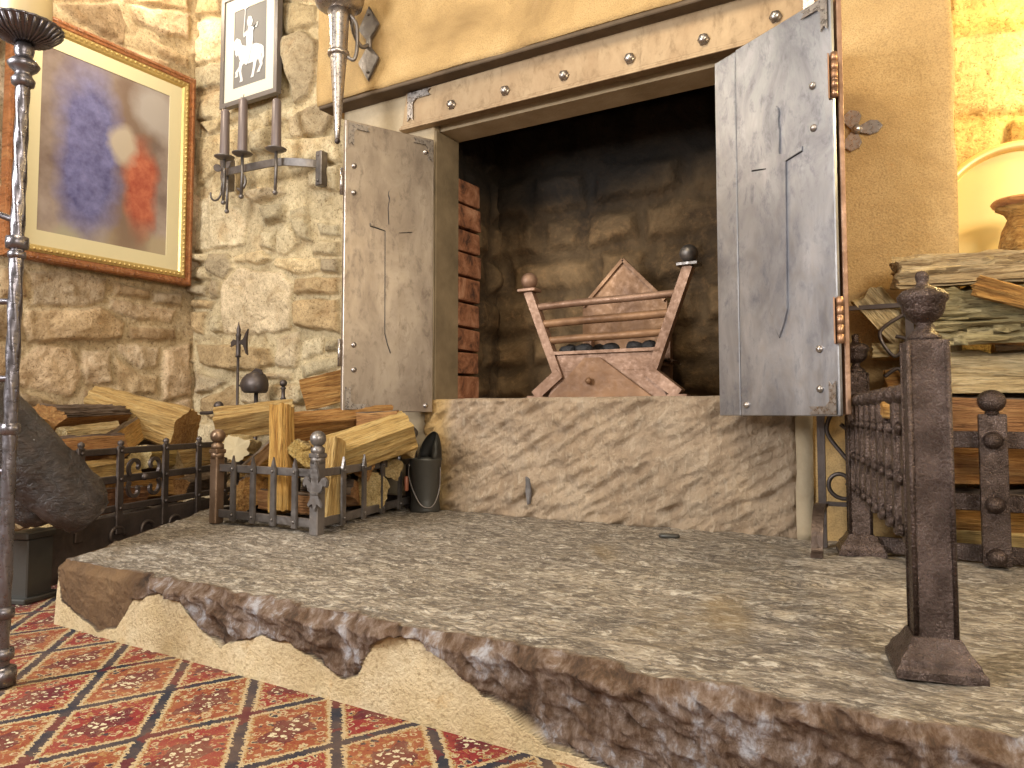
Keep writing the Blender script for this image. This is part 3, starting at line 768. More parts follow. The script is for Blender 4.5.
# left-hand door, brown steel
L_, ML, wL = fire_door('left-hand brown steel fire door with a sword, beside the rubble stone wall', (-2.26, 2.38), (-2.068, 2.778), .640, 1.94, PLATE_L, (.226, 1.665, 1.482, .908, .105, .029),
    [(.042, 1.737), (.042, 1.616), (.050, .936), (.052, .826), (.405, .67), (.395, 1.87)], None, brackets=[(.012, .652, 1, 1), (.014, 1.928, 1, -1), (.433, 1.928, -1, -1)])
# folded back leaves + hinges
for root, a, b, z0, z1, mat in ((R_, (-.247, 2.408), (-.445, 2.772), .632, 1.922, RUST), (L_, (-2.278, 2.392), (-2.15, 2.79), .644, 1.936, PLATE_L)):
    d = V((b[0] - a[0], b[1] - a[1], 0)); M = frame((*a, 0), d); bm = B()
    box(bm, (d.length / 2, 0, (z0 + z1) / 2), (d.length, .016, z1 - z0), M, .003); obj('folded_back_leaf', bm, mat, root)
for z in (1.665, .915):
    bm = B(); M = T(-.262, 2.376, z)
    lathe(bm, [(.0085, -.07), (.0085, .07)], M, 12)
    for k in range(5): lathe(bm, [(.0098, -.07 + .028 * k + .001), (.0098, -.07 + .028 * k + .026)], M, 12)
    box(bm, (-.016, .012, 0), (.004, .03, .14), M); obj('hinge', bm, COPPER, R_)
for z in (1.66, .90):
    bm = B(); M = T(-2.272, 2.372, z); lathe(bm, [(.008, -.06), (.008, .06)], M, 12); obj('hinge', bm, STEEL, L_)

lin = thing('lintel_plate', 'long tan steel lintel plate with domed studs above the fire opening', 'lintel', (-1.35, 2.79, 2.02))
bm = B(); x0, x1 = -2.262, -.305
P = [(x0, 2.022), (x1, 2.028), (x1, 2.255), (x0 + .03, 2.192)]
prism(bm, [(x0, 2.024), (x1, 2.024), (x1, 2.22), (x0 + .028, 2.20)], .012, T(0, 2.784, 0), .002); obj('face_plate', bm, PLATE_T, lin)
bm = B(); box(bm, ((x0 + x1) / 2, 2.775, 2.018), (x1 - x0, .05, .012), None, .002); box(bm, ((x0 + x1) / 2, 2.767, 2.030), (x1 - x0, .008, .020), None, .002); obj('bottom_flange', bm, PLATE_T, lin)
for x in (-1.962, -1.667, -1.372, -1.072, -.768, -.50):
    bm = B(); lathe(bm, [(.024, 0), (.024, .006), (.019, .008), (.019, .018), (.014, .024), (.001, .025)], T(x, 2.772, 2.10 if x > -.6 else 2.085) @ Matrix.Rotation(math.pi / 2, 4, 'X'), 6); obj('domed_stud', bm, STEEL, lin)
bm = B(); corner_bracket(bm, T(0, 2.772, 0), x0 + .04, 2.195, 1, -1, 1.4); obj('corner_bracket', bm, STEEL, lin)
bm = B(); corner_bracket(bm, T(0, 2.772, 0), x1 - .06, 2.215, -1, -1, 1.6); obj('corner_bracket', bm, STEEL, lin)

# fleur-de-lis catch on the right pier
def petal(a, l, w, n=9):
    c, s = math.cos(a), math.sin(a); pts = [(0, .006), (l * .25, w * .55), (l * .55, w), (l * .82, w * .8), (l, 0.0), (l * .82, -w * .8), (l * .55, -w), (l * .25, -w * .55), (0, -.006)]
    return [(x * c - y * s, x * s + y * c) for x, y in pts]
cat = thing('fleur_de_lis_catch', 'small grey steel fleur-de-lis catch fixed to the ochre pier', 'door catch', (-.23, 2.785, 1.62))
bm = B(); M = T(-.245, 2.780, 1.625)
for a, l, w in ((0, .088, .026), (1.75, .075, .030), (-1.75, .075, .030)): prism(bm, petal(a, l, w), .007, M, .002)
obj('leaf_plate', bm, STEEL, cat)
bm = B(); lathe(bm, [(.018, 0), (.017, .006), (.011, .014), (.001, .017)], T(-.238, 2.774, 1.625) @ Matrix.Rotation(math.pi / 2, 4, 'X'), 14); obj('boss', bm, STEEL, cat)

# ================================================================== FIRE BASKET
fb = thing('fire_basket', 'browned iron fire basket with ball finials inside the fire opening', 'fire basket', (-1.31, 3.05, .704))
YB = 3.05
def upright(s):
    foot, waist, top = ((-1.66, .716), (-1.545, .815), (-1.700, 1.215)) if s < 0 else ((-.968, .716), (-1.085, .815), (-.922, 1.262))
    for nm, y in (('upright', YB), ):
        bm = B(); tube(bm, [(waist[0] - s * .01, y, waist[1] - .02), (top[0], y, top[1])], 1, sq=(.042, .042)); obj('upright', bm, RUST, fb)
        bm = B(); tube(bm, [(foot[0], y, foot[1]), (waist[0] - s * .015, y, waist[1] + .005)], 1, sq=(.05, .05)); box(bm, (foot[0] + s * -.005, y, .709), (.085, .06, .014)); obj('foot', bm, RUST, fb)
        bm = B(); box(bm, (top[0], y, top[1] + .006), (.094, .075, .016), None, .003); ball(bm, (top[0], y, top[1] + .052), .04, 10); o = obj('ball_finial', bm, RUST if s < 0 else PEWTER, fb)
        bm = B(); tube(bm, [(-1.31 + s * .20, 3.32, .705), (-1.31 + s * .20, 3.32, 1.0)], 1, sq=(.035, .035)); obj('rear_upright', bm, RUST, fb)
upright(-1); upright(1)
def xe(s, z):  # inner edge of an upright at height z
    a, b = ((-1.545, .815), (-1.700, 1.215)) if s < 0 else ((-1.085, .815), (-.922, 1.262))
    return a[0] + (b[0] - a[0]) * (z - a[1]) / (b[1] - a[1])
for z, r in ((1.138, .017), (1.055, .019), (.975, .018)):
    bm = B(); pts = [(xe(-1, z) + .005, YB + .002, z), (-1.42, YB - .012, z + .004), (-1.2, YB - .012, z + .006), (xe(1, z) - .005, YB + .002, z + .012)]
    tube(bm, smooth_pts(pts, 6), r, 10); obj('fire_bar', bm, RUST if z > 1.1 else RUSTO, fb)
bm = B(); prism(bm, [(-1.555, .825), (-1.075, .825), (xe(1, .915), .915), (xe(-1, .91), .91)], .012, T(0, YB + .006, 0), .002)
box(bm, (-1.315, YB - .012, .913), (.53, .022, .014)); prism(bm, [(-1.60, .705), (-1.02, .705), (-1.09, .83), (-1.54, .83)], .012, T(0, YB + .006, 0), .002); obj('front_plate', bm, RUST, fb)
bm = B(); prism(bm, [(-1.585, .706), (-1.08, .706), (-1.325, .885), (-1.40, .885)], .014, T(0, YB - .018, 0), .002); obj('ash_door', bm, RUSTO, fb)
bm = B(); lathe(bm, [(.007, 0), (.009, .014), (.016, .02), (.012, .032), (.001, .036)], T(-1.37, YB - .03, .78) @ Matrix.Rotation(math.pi / 2, 4, 'X'), 14); obj('knob', bm, RUSTO, fb)
bm = B(); prism(bm, [(-1.56, .72), (-1.12, .72), (-1.12, 1.17), (-1.338, 1.395), (-1.56, 1.17)], .012, T(0, 3.36, 0), .002)
for a, b in (((-1.552, 1.17), (-1.338, 1.385)), ((-1.338, 1.385), (-1.128, 1.17))): tube(bm, [(a[0], 3.342, a[1]), (b[0], 3.342, b[1])], 1, sq=(.016, .016))
obj('back_plate', bm, RUSTO, fb)
for k in range(5):
    bm = B(); tube(bm, [(-1.54 + k * .11, YB + .01, .86), (-1.54 + k * .11, 3.34, .86)], .010, 8); obj('grate_bar', bm, RUST, fb)
bm = B()
nA = 26
for i in range(nA + 1):
    for j in range(15): 
        u = i / nA; w = j / 14
        bm.verts.new((-1.575 + .52 * u, YB + .02 + .28 * w, .872 + .055 * math.sin(math.pi * u) * math.sin(math.pi * w) + .022 * float(fbm(u * 9, w * 7, 3, 4))))
bm.verts.ensure_lookup_table()
for i in range(nA):
    for j in range(14): f = bm.faces.new([bm.verts[q] for q in (i * 15 + j, (i + 1) * 15 + j, (i + 1) * 15 + j + 1, i * 15 + j + 1)]); f.smooth = True
ash = obj('ash_bed', bm, ASH); ash['kind'] = 'stuff'; tag(ash, 'bed of grey and orange ash in the iron fire basket', 'ash')
def rock(bm, c, r, seed, sq=(1, 1, 1)):
    k0 = len(bm.verts); bmesh.ops.create_icosphere(bm, subdivisions=2, radius=1); bm.verts.ensure_lookup_table()
    for v in bm.verts[k0:]:
        n = v.co.copy(); k = r * (1 + .35 * float(fbm(n.x * 1.6 + seed, n.y * 1.6 + n.z * 1.3, seed, 3)))
        v.co = V(c) + V((n.x * k * sq[0], n.y * k * sq[1], n.z * k * sq[2]))
for k, (x, y, where) in enumerate(((-1.51, 3.09, 'nearest the left upright'), (-1.43, 3.085, 'second from the left upright'), (-1.30, 3.10, 'in the middle of the basket'), (-1.19, 3.09, 'right of the middle'), (-1.12, 3.10, 'nearest the right upright'), (-1.39, 3.17, 'behind the front row, left of centre'))):
    bm = B(); rock(bm, (x, y, .932), .034, k + 2, (1.2, 1, .8)); tag(obj('coal_lump', bm, COAL, None, (x, y, .90)), 'black charred coal lump in the fire basket, ' + where, 'coal', 'coal lumps in the fire basket')

# ================================================================== IRON LOG CAGE ON THE SLAB
Bc, Cc_, Dc = V((-2.565, 1.985, .19)), V((-1.992, 1.975, .19)), V((-2.165, 2.745, .19))
Ec = V((-2.72, 2.70, .19))
cage = thing('log_cage', 'low iron log fender with ball-topped posts and pointed bars, corner fleur-de-lis facing the room', 'log fender', (-2.3, 2.3, .19))
def cage_post(p, mat):
    pr = [(.026, .0), (.026, .012), (.020, .018), (.019, .255), (.026, .262), (.027, .282), (.019, .288), (.018, .296), (.025, .302), (.025, .318), (.016, .325), (.015, .332)]
    bm = B(); box(bm, (p.x, p.y, p.z + .135), (.042, .042, .27), None, .004)
    lathe(bm, pr[4:], T(*p), 16); box(bm, (p.x, p.y, p.z + .291), (.05, .05, .018), None, .004)
    o = obj('corner_post', bm, mat, cage)
    bm = B(); ball(bm, (p.x, p.y, p.z + .352), .030, 10); obj('ball_finial', bm, PEWTER if mat is not BRZ else BRZ, o)
BRZ = m_iron('bronzed_iron', (.20, .125, .075), .4, .75, 60, .4, (.32, .22, .15))
cage_post(Bc, BRZ); cage_post(Cc_, PEWTER); cage_post(Dc, IRON); cage_post(Ec, IRON)
def rail(name, a, b, z, h, w, mat, parent):
    bm = B(); d = V(b) - V(a); M = frame(V((a[0], a[1], z)), (d.x, d.y, 0)); box(bm, (d.length / 2, 0, 0), (d.length, w, h), M, .002); return obj(name, bm, mat, parent)
for a, b, n, m in ((Bc, Cc_, 4, PEWTER), (Cc_, Dc, 4, PEWTER), (Dc, Ec, 3, IRON), (Ec, Bc, 4, IRON)):
    rail('top_rail', a, b, .415, .030, .012, m, cage); rail('bottom_rail', a, b, .232, .032, .014, m, cage)
    d = b - a; nrm = V((d.y, -d.x, 0)).normalized()
    for k in range(n):
        p = a + d * ((k + 1) / (n + .9) if n == 4 else (k + .9) / n) + nrm * .013
        M = frame((p.x, p.y, 0), (d.x, d.y, 0)); bm = B()
        prism(bm, [(-.014, .208), (.014, .208), (.0135, .422), (.006, .445), (0, .468), (-.006, .445), (-.0135, .422)], .010, M @ T(0, .005, 0), .002)
        for z in (.232, .415): lathe(bm, [(.007, 0), (.005, .005), (.0006, .006)], M @ T(0, -.005, z) @ Matrix.Rotation(math.pi / 2, 4, 'X'), 10)
        obj('pointed_bar', bm, m, cage)
bm = B()
for k in range(9):
    y = Bc.y + .03 + k * .083; t = (y - 1.975) / .77
    tube(bm, [(-2.555 - .155 * t, y, .217), (-2.0 - .17 * t, y, .217)], 1, sq=(.010, .03))
obj('slatted_tray', bm, IRON, cage)
# fleur-de-lis badge on the corner post, facing the room diagonally
bm = B(); M = frame((Cc_.x + .018, Cc_.y - .022, .36), (math.cos(-.55 + .6), math.sin(-.55 + .6) , 0))
fl = [(0, .105), (.014, .075), (.020, .050), (.013, .018), (.020, .020), (.030, .040), (.047, .046), (.058, .034), (.058, .016), (.050, .008), (.046, .016), (.040, .022), (.034, .012), (.036, -.004), (.024, -.012), (.013, -.012),
      (.014, -.024), (.028, -.040), (.036, -.055), (.030, -.066), (.022, -.058), (.010, -.045), (.008, -.066), (0, -.080)]
prism(bm, fl + [(-x, z) for x, z in fl[::-1] if x > 0], .012, M, .003)
box(bm, (0, -.010, -.014), (.036, .014, .012), M, .003); obj('fleur_de_lis_badge', bm, PEWTER, cage)

# ================================================================== LOGS
def log(label, a, b, r, shape='quarter', roll=0.0, seed=0, mats=None, group=None, jag=.012, name='split_log', sq=1.0, bend=0.0, rug=1.0):
    """one firewood log from a to b; r = half thickness. slots: 0 bark, 1 split face, 2 cut end"""
    rs = random.Random(seed * 7 + 1); a, b = V(a), V(b); L = (b - a).length
    M = frame((a + b) / 2, b - a)
    if shape == 'quarter':    # wedge with a bark arc
        o = [(-.9, -.75, 1), (.95, -.8, 1), (1.0, -.3, 0), (.8, .35, 0), (.35, .85, 0), (-.25, 1.0, 0), (-.75, .95, 1)]
    elif shape == 'half':
        o = [(-1.05, -.55, 1), (1.05, -.6, 0), (1.0, -.05, 0), (.7, .5, 0), (.2, .75, 0), (-.35, .72, 0), (-.8, .4, 0), (-1.02, -.05, 0)]
    elif shape == 'block':    # split on every side
        o = [(-.95, -.8, 1), (.85, -.95, 1), (1.0, .6, 1), (.15, .95, 1), (-.8, .7, 1)]
    elif shape == 'tri':
        o = [(-1.0, -.7, 1), (1.05, -.75, 1), (.25, .95, 0), (-.2, .9, 1)]
    else:                     # round
        o = [(math.cos(k * math.pi / 6), math.sin(k * math.pi / 6), 0) for k in range(12)]
    o = [(x + rs.uniform(-.19, .19), y + rs.uniform(-.19, .19), m) for x, y, m in o]
    ring = []
    n = len(o)
    for i in range(n):
        x0, y0, m = o[i]; x1, y1, _ = o[(i + 1) % n]; K = 7 if shape != 'round' else 4
        for k in range(K): ring.append((x0 + (x1 - x0) * k / K, y0 + (y1 - y0) * k / K, m, k == 0))
    N = len(ring); S = 30; bm = B(); rows_ = []
    cr, sr = math.cos(roll), math.sin(roll)
    tw = rs.uniform(-.4, .4); tp = rs.uniform(-.3, .3)
    fib = [rs.uniform(-1, 1) for _ in range(N)]
    for s in range(S + 1):
        t = s / S; x = (t - .5) * L; row = []
        taper = 1 + .10 * rs.uniform(-1, 1) * 0 + .12 * float(vnoise(t * 2.2, seed * 1.7, 4) - .5)
        for i, (y, z, m, c) in enumerate(ring):
            amp = .07 if m == 1 else .10
            cr, sr = math.cos(roll + tw * (t - .5)), math.sin(roll + tw * (t - .5))
            w = (1 + tp * (t - .5)) * 1.0 + rug * amp * 1.5 * float(fbm(t * (2.2 if m == 1 else 6) * L / .4, i * .42, seed, 4)) + .07 * fib[i] + .07 * rug * float(fbm(t * 3, i * 1.7, seed + 9, 2))
            yy, zz = y * r * w * taper * sq, z * r * w * taper + bend * (4 * t * (1 - t) - .5) * r
            xx = x
            if s in (0, S): xx += (1 if s else -1) * jag * (float(fbm(i * .35, seed, 5, 2)) * .7 + rs.uniform(-.06, .06))
            row.append(bm.verts.new((xx, yy * cr - zz * sr, yy * sr + zz * cr)))
        rows_.append(row)
    for s in range(S):
        for i in range(N):
            f = bm.faces.new((rows_[s][i], rows_[s][(i + 1) % N], rows_[s + 1][(i + 1) % N], rows_[s + 1][i])); f.material_index = ring[i][2]; f.smooth = True
    for row, sg in ((rows_[0], -1), (rows_[-1], 1)):
        ctr = sum((v.co for v in row), V()) / N
        prev = row
        for q in (.66, .33):
            inner = [bm.verts.new(ctr + (v.co - ctr) * q + V((jag * rs.uniform(-.12, .12), 0, 0))) for v in row]
            for i in range(N):
                f = bm.faces.new((prev[i], prev[(i + 1) % N], inner[(i + 1) % N], inner[i])); f.material_index = 2; f.smooth = True
            prev = inner
        c = bm.verts.new(ctr)
        for i in range(N): f = bm.faces.new((prev[i], prev[(i + 1) % N], c)); f.material_index = 2; f.smooth = True
    bmesh.ops.recalc_face_normals(bm, faces=bm.faces[:])
    for e in bm.edges:
        if len(e.link_faces) == 2 and (e.link_faces[0].material_index != e.link_faces[1].material_index or e.calc_face_angle(0) > .75): e.smooth = False
    me = bpy.data.meshes.new(name); bm.to_mesh(me); bm.free()
    ob = link(name, me, mats or [BARK, SPLIT, ENDW]); ob.matrix_world = M
    return tag(ob, label, 'log', group)
OR = [BARK, SPLIT, SPLIT]; YE = [BARK, SPLITP, ENDW]; DK = [BARK, SPLITD, SPLITD]; GW = [GREYW, SPLIT, ENDW]; MO = [BARKG, SPLIT, GREYW]
BIRCH = m_plain("pale_birch_end", (.58, .47, .28), .8, 0, 30, .3, .5)
G1 = 'firewood in the iron cage'
log('orange split log standing upright behind the front rail of the iron cage', (-2.36, 2.13, .665), (-2.275, 2.06, .245), .048, 'block', .5, 1, [BARK, SPLIT, SPLIT], G1)
log('short grey-ended block with orange flank on top left of the caged pile', (-2.94, 2.26, .585), (-2.70, 2.52, .635), .064, 'block', .6, 2, [BARK, SPLITP, GREYW], G1)
log('orange split log lying on the caged pile just under the brown door', (-2.41, 2.18, .58), (-2.17, 2.60, .63), .058, 'block', .75, 3, [BARK, SPLIT, SPLITD], G1)
log('topmost wedge of orange split wood in the caged pile, half hidden by the brown door', (-2.64, 2.52, .725), (-2.38, 2.74, .80), .078, 'tri', .3, 4, [GREYW, SPLIT, SPLITD], G1)
log('large yellow rough-split log slanting up to the right end of the cage', (-2.22, 2.20, .43), (-1.98, 2.50, .56), .078, 'block', .5, 5, [BARK, SPLITP, SPLIT], G1)
log('thin golden split plank leaning beside the corner post of the cage', (-2.11, 2.19, .525), (-2.05, 2.085, .225), .042, 'block', .7, 6, [BARK, SPLITP, SPLIT], G1, sq=.8)
log('pale birch-like log end facing left near the top of the caged pile', (-2.60, 2.10, .485), (-2.84, 2.36, .47), .060, 'round', .1, 7, [GREYW, SPLITP, BIRCH], G1, .006)
log('orange split log end low behind the left bars of the cage', (-2.47, 2.06, .30), (-2.74, 2.34, .31), .072, 'quarter', -.4, 8, OR, G1)
log('brown splintered log in the heart of the caged pile behind the upright log', (-2.245, 2.12, .475), (-2.50, 2.42, .46), .064, 'half', .5, 9, [GREYW, SPLIT, SPLITP], G1, .02)
log('dark brown split log lying on the cage tray behind the corner post', (-2.44, 2.13, .275), (-2.14, 2.15, .275), .048, 'quarter', .2, 10, DK, G1)
log('dark log at the bottom of the cage in the middle of its right side', (-2.36, 2.30, .30), (-2.14, 2.36, .31), .066, 'quarter', .9, 11, DK, G1)
log('log with a yellow cut end low near the back right bars of the cage', (-2.11, 2.40, .31), (-2.42, 2.62, .31), .072, 'round', 0, 12, [BARK, SPLIT, ENDW], G1, .004)
log('small yellow log end sticking out past the right end of the caged pile', (-2.04, 2.58, .475), (-2.3, 2.66, .46), .042, 'quarter', .4, 13, YE, G1)
log('orange barked log low left in the cage above the bottom log end', (-2.66, 2.13, .415), (-2.5, 2.5, .40), .050, 'tri', .4, 14, OR, G1)
log('thick dark log lying across the back bottom of the cage', (-2.64, 2.62, .30), (-2.22, 2.55, .30), .068, 'round', 0, 15, [BARK, SPLIT, ENDW], G1)
log('orange log lying across the back of the cage, second layer', (-2.66, 2.60, .43), (-2.2, 2.62, .44), .066, 'quarter', .2, 16, OR, G1)
log('dark orange slice of log on top right of the caged pile', (-2.20, 2.42, .585), (-2.04, 2.50, .60), .044, 'quarter', 0, 17, [BARK, SPLITD, SPLITD], G1)

log('orange wedge of log in the middle of the cage behind the corner post', (-2.13, 2.16, .385), (-2.36, 2.48, .42), .050, 'tri', .6, 18, OR, G1)
log('dark split log under the large yellow log in the cage', (-2.10, 2.34, .405), (-2.34, 2.60, .43), .048, 'quarter', .3, 19, DK, G1)
log('pale split log end behind the last right bars of the cage', (-2.085, 2.52, .395), (-2.26, 2.68, .38), .040, 'block', .4, 20, YE, G1)
log('brown bark-sided stick lying across the left half of the caged pile', (-2.58, 2.14, .40), (-2.34, 2.12, .545), .028, 'quarter', .9, 36, [BARK, SPLITD, SPLIT], G1)
G2 = 'firewood in the left bin'
log('orange-ended dark barked log on top of the left wood pile', (-3.26, 1.68, .62), (-3.5, 2.16, .63), .062, 'quarter', 1.0, 21, [BARK, SPLIT, SPLIT], G2)
log('big pale yellow split log, largest on the left wood pile beside the wall corner', (-3.70, 2.12, .69), (-3.22, 2.30, .55), .092, 'block', .25, 22, [BARK, SPLITP, SPLIT], G2)
log('reddish orange split log leaning in the middle of the left wood pile', (-3.14, 1.84, .47), (-3.40, 2.16, .57), .062, 'tri', .4, 23, [BARK, SPLIT, SPLITD], G2)
log('thin grey barked log tucked under the topmost left log', (-3.20, 1.70, .545), (-3.34, 2.02, .56), .036, 'round', 0, 24, [GREYW, SPLIT, GREYW], G2)
log('orange split log just behind the top rail of the left fender', (-3.09, 1.60, .475), (-3.16, 1.93, .49), .050, 'quarter', -.3, 25, OR, G2)
log('yellow log flank seen between the upper rails of the left fender, left side', (-3.02, 1.66, .395), (-3.14, 1.98, .39), .050, 'block', .1, 26, YE, G2)
log('yellow log seen behind the scroll ornament of the left fender', (-3.12, 2.0, .43), (-3.28, 2.28, .42), .050, 'quarter', .2, 27, YE, G2)
log('orange log low behind the scroll ornament of the left fender', (-3.06, 1.84, .30), (-3.24, 2.28, .285), .050, 'quarter', -.2, 28, OR, G2)
log('yellow log seen near the right end of the left fender, upper gap', (-3.22, 2.24, .40), (-3.40, 2.6, .41), .048, 'quarter', 0, 29, YE, G2)
log('dark log at the right end of the left fender, lower gap', (-3.14, 2.22, .28), (-3.35, 2.6, .28), .052, 'round', 0, 30, DK, G2)
log('brown log low behind the left end of the left fender', (-2.98, 1.66, .285), (-3.06, 1.98, .28), .050, 'quarter', .4, 31, DK, G2)
log('pale log end at the far left of the left wood pile beside the black timber', (-3.18, 1.52, .565), (-3.46, 1.80, .585), .050, 'quarter', .3, 32, YE, G2)
log('dark barked log lying against the wall at the bottom of the left bin', (-3.45, 1.66, .24), (-3.62, 2.5, .24), .10, 'round', 0, 33, [BARK, SPLIT, ENDW], G2)
log('dark barked log in the second layer of the left bin against the wall', (-3.42, 1.7, .42), (-3.6, 2.5, .42), .085, 'round', 0, 34, [BARK, SPLIT, ENDW], G2)
log('brown log on the floor of the left bin behind the fender', (-3.10, 1.6, .10), (-3.36, 2.55, .10), .10, 'round', 0, 35, [BARK, SPLIT, ENDW], G2)

G3 = 'big logs stacked behind the right fender'
log('long weathered grey log on top of the right stack, nearest the pier', (-.13, 2.645, 1.075), (.85, 2.86, 1.085), .072, 'half', .0, 41, [GREYW, GREYW, GREYW], G3, .03, rug=2.6)
log('large mossy log with a torn orange split, below the top log of the right stack', (-.05, 2.66, .935), (.95, 2.87, .92), .102, 'half', .25, 42, MO, G3, .03, rug=3.4)
log('splintered grey wood piece jutting left at the top of the right stack', (-.215, 2.70, 1.03), (-.10, 2.72, .885), .050, 'block', .3, 43, [GREYW, GREYW, GREYW], G3, .05)
log('long brownish yellow log in the middle of the right stack', (-.08, 2.715, .765), (.95, 2.92, .755), .066, 'quarter', .15, 44, [GREYW, GREYW, GREYW], G3, .02, rug=2.2)
log('short grey-barked log end left of the middle of the right stack', (-.205, 2.705, .835), (-.04, 2.735, .835), .040, 'half', 0, 45, [GREYW, SPLIT, GREYW], G3, .012)
log('torn orange log end behind the fence posts of the right fender', (-.165, 2.70, .735), (.02, 2.74, .745), .045, 'tri', .2, 46, OR, G3, .03)
log('dark orange split log just above the top rail of the right fender', (-.14, 2.705, .628), (.95, 2.90, .62), .066, 'quarter', .2, 47, [BARK, SPLITD, SPLITD], G3)
log('amber split log between the upper and middle rails of the right fender', (-.12, 2.70, .485), (.95, 2.88, .48), .070, 'block', .05, 48, OR, G3)
log('golden split log between the middle and lower rails of the right fender', (-.12, 2.70, .34), (.95, 2.87, .34), .066, 'quarter', .3, 49, OR, G3)
log('bottom log of the right stack lying on the slab behind the lower rail', (-.10, 2.70, .245), (.95, 2.86, .245), .052, 'block', .1, 50, [BARK, SPLITP, SPLITP], G3)
log('rear log at the back of the right stack under the brass charger', (.16, 3.06, .955), (1.1, 3.12, .955), .085, 'round', 0, 51, [GREYW, SPLIT, ENDW], G3)
log('rear middle log at the back of the right stack', (.15, 3.06, .80), (1.1, 3.10, .80), .11, 'round', 0, 52, [BARK, SPLIT, ENDW], G3)
log('rear lower log at the back of the right stack', (.15, 3.07, .57), (1.1, 3.10, .57), .11, 'round', 0, 53, [BARK, SPLIT, ENDW], G3)
log('rearmost bottom log of the right stack resting on the alcove floor', (.15, 3.06, .33), (1.1, 3.09, .33), .13, 'round', 0, 54, [BARK, SPLIT, ENDW], G3)
log('long torn splinter of orange wood lying along the mossy log', (.10, 2.575, 1.015), (.40, 2.625, .90), .036, 'block', .3, 55, OR, G3, .06, rug=2.5)

# ================================================================== RIGHT FENDER
rf = thing('hearth_fender', 'tall hammered iron hearth fender with urn-topped corner posts and studded bars on the right', 'fender', (-.24, 2.6, .19))
dF = V((.195, -.981, 0)); yaw = math.atan2(dF.x, -dF.y)
FP, NP = V((-.245, 2.615, .19)), V((-.029, 1.505, .19))
URN = [(.034, 0), (.034, .008), (.026, .014), (.017, .022), (.014, .030), (.022, .035), (.034, .043), (.041, .054), (.043, .068), (.049, .073), (.050, .081), (.040, .091), (.026, .096), (.014, .100), (.011, .106), (.013, .112), (.014, .118), (.010, .125), (.001, .128)]
for p, nm in ((FP, 'far'), (NP, 'near')):
    M = T(*p) @ RZ(yaw); bm = B()
    box(bm, (0, 0, .313), (.064, .064, .531), M, .006, 2)
    for sx in (-1, 1):
        for sy in (-1, 1): tube(bm, [M @ V((sx * .0305, sy * .0305, .06)), M @ V((sx * .0305, sy * .0305, .576))], .0045, 8)
    post = obj('corner_post', bm, IRONH, rf)
    bm = B()
    for (h0, w0), (h1, w1) in zip([(0, .068), (.014, .068), (.020, .062), (.030, .059), (.046, .046), (.060, .039)], [(.014, .068), (.020, .062), (.030, .059), (.046, .046), (.060, .039), (.064, .036)]):
        vs = [bm.verts.new(M @ V((sx * w, sy * w, h))) for h, w in ((h0, w0), (h1, w1)) for sx, sy in ((-1, -1), (1, -1), (1, 1), (-1, 1))]
        for k in range(4): bm.faces.new((vs[k], vs[(k + 1) % 4], vs[4 + (k + 1) % 4], vs[4 + k]))
        bm.faces.new(vs[:4]); bm.faces.new(vs[4:])
    obj('moulded_foot', bm, IRONH, post)
    bm = B(); lathe(bm, [(r * .84, z * 1.0) for r, z in URN], M @ T(0, 0, .577), 26); obj('urn_finial', bm, IRONH, post)
def stud(bm, p, nrm, r=.018):
    M = frame(p, V(nrm).cross(V((0, 0, 1))), (0, 0, 1)) @ Matrix.Rotation(math.pi / 2, 4, 'X')
    if (M.to_3x3() @ V((0, 0, 1))).dot(V(nrm)) < 0: M = M @ Matrix.Rotation(math.pi, 4, 'X')
    lathe(bm, [(r, 0), (r * .95, r * .35), (r * .7, r * .75), (r * .35, r * .95), (.0005, r)], M, 14)
RZS = (.558, .372, .222)
perp = V((-dF.y, dF.x, 0)) * -1  # facing the fire (left)
if perp.x > 0: perp = -perp
SZS = (.605, .505, .405)
for z in SZS: rail('side_rail', FP, NP, z, .034, .012, IRONH, rf)
for z in RZS:
    rail('back_rail', FP, V((1.30, 2.585, .19)), z, .050, .014, IRONH, rf)
for k in range(8):
    p = FP + dF * (.105 + k * .122) + perp * .012; M = frame((p.x, p.y, 0), dF); bm = B()
    box(bm, (0, 0, .52), (.034, .016, .285), M, .003)
    o = obj('studded_bar', bm, IRONH, rf)
    bm = B(); ball(bm, (p.x, p.y, .676), .024, 10, .9); obj('ball_finial', bm, IRONH, o)
    for z in SZS:
        bm = B(); stud(bm, p + V((0, 0, z - p.z)) + perp * .008, perp, .013); obj('stud', bm, IRONH, o)
for k in range(4):
    p = V((.118 + .36 * k, 2.566, 0)); bm = B(); M = T(p.x, p.y, 0) @ RZ(.05)
    box(bm, (0, 0, .415), (.072, .03, .44), M, .006, 2); o = obj('ball_topped_bar', bm, IRONH, rf)
    bm = B(); lathe(bm, [(.02, .632), (.017, .642), (.02, .648)], M, 14); ball(bm, (p.x, p.y, .672), .037, 12, .92); obj('ball_finial', bm, IRONH, o)
    for z in RZS:
        bm = B(); stud(bm, V((p.x, p.y - .015, z)), V((0, -1, 0)), .026); obj('stud', bm, IRONH, o)
log('short orange wood offcut lying on the studded side rail of the right fender', (-.125, 1.885, .645), (-.070, 1.897, .645), .021, 'block', .2, 60, OR, None, .004, name='wood_offcut')

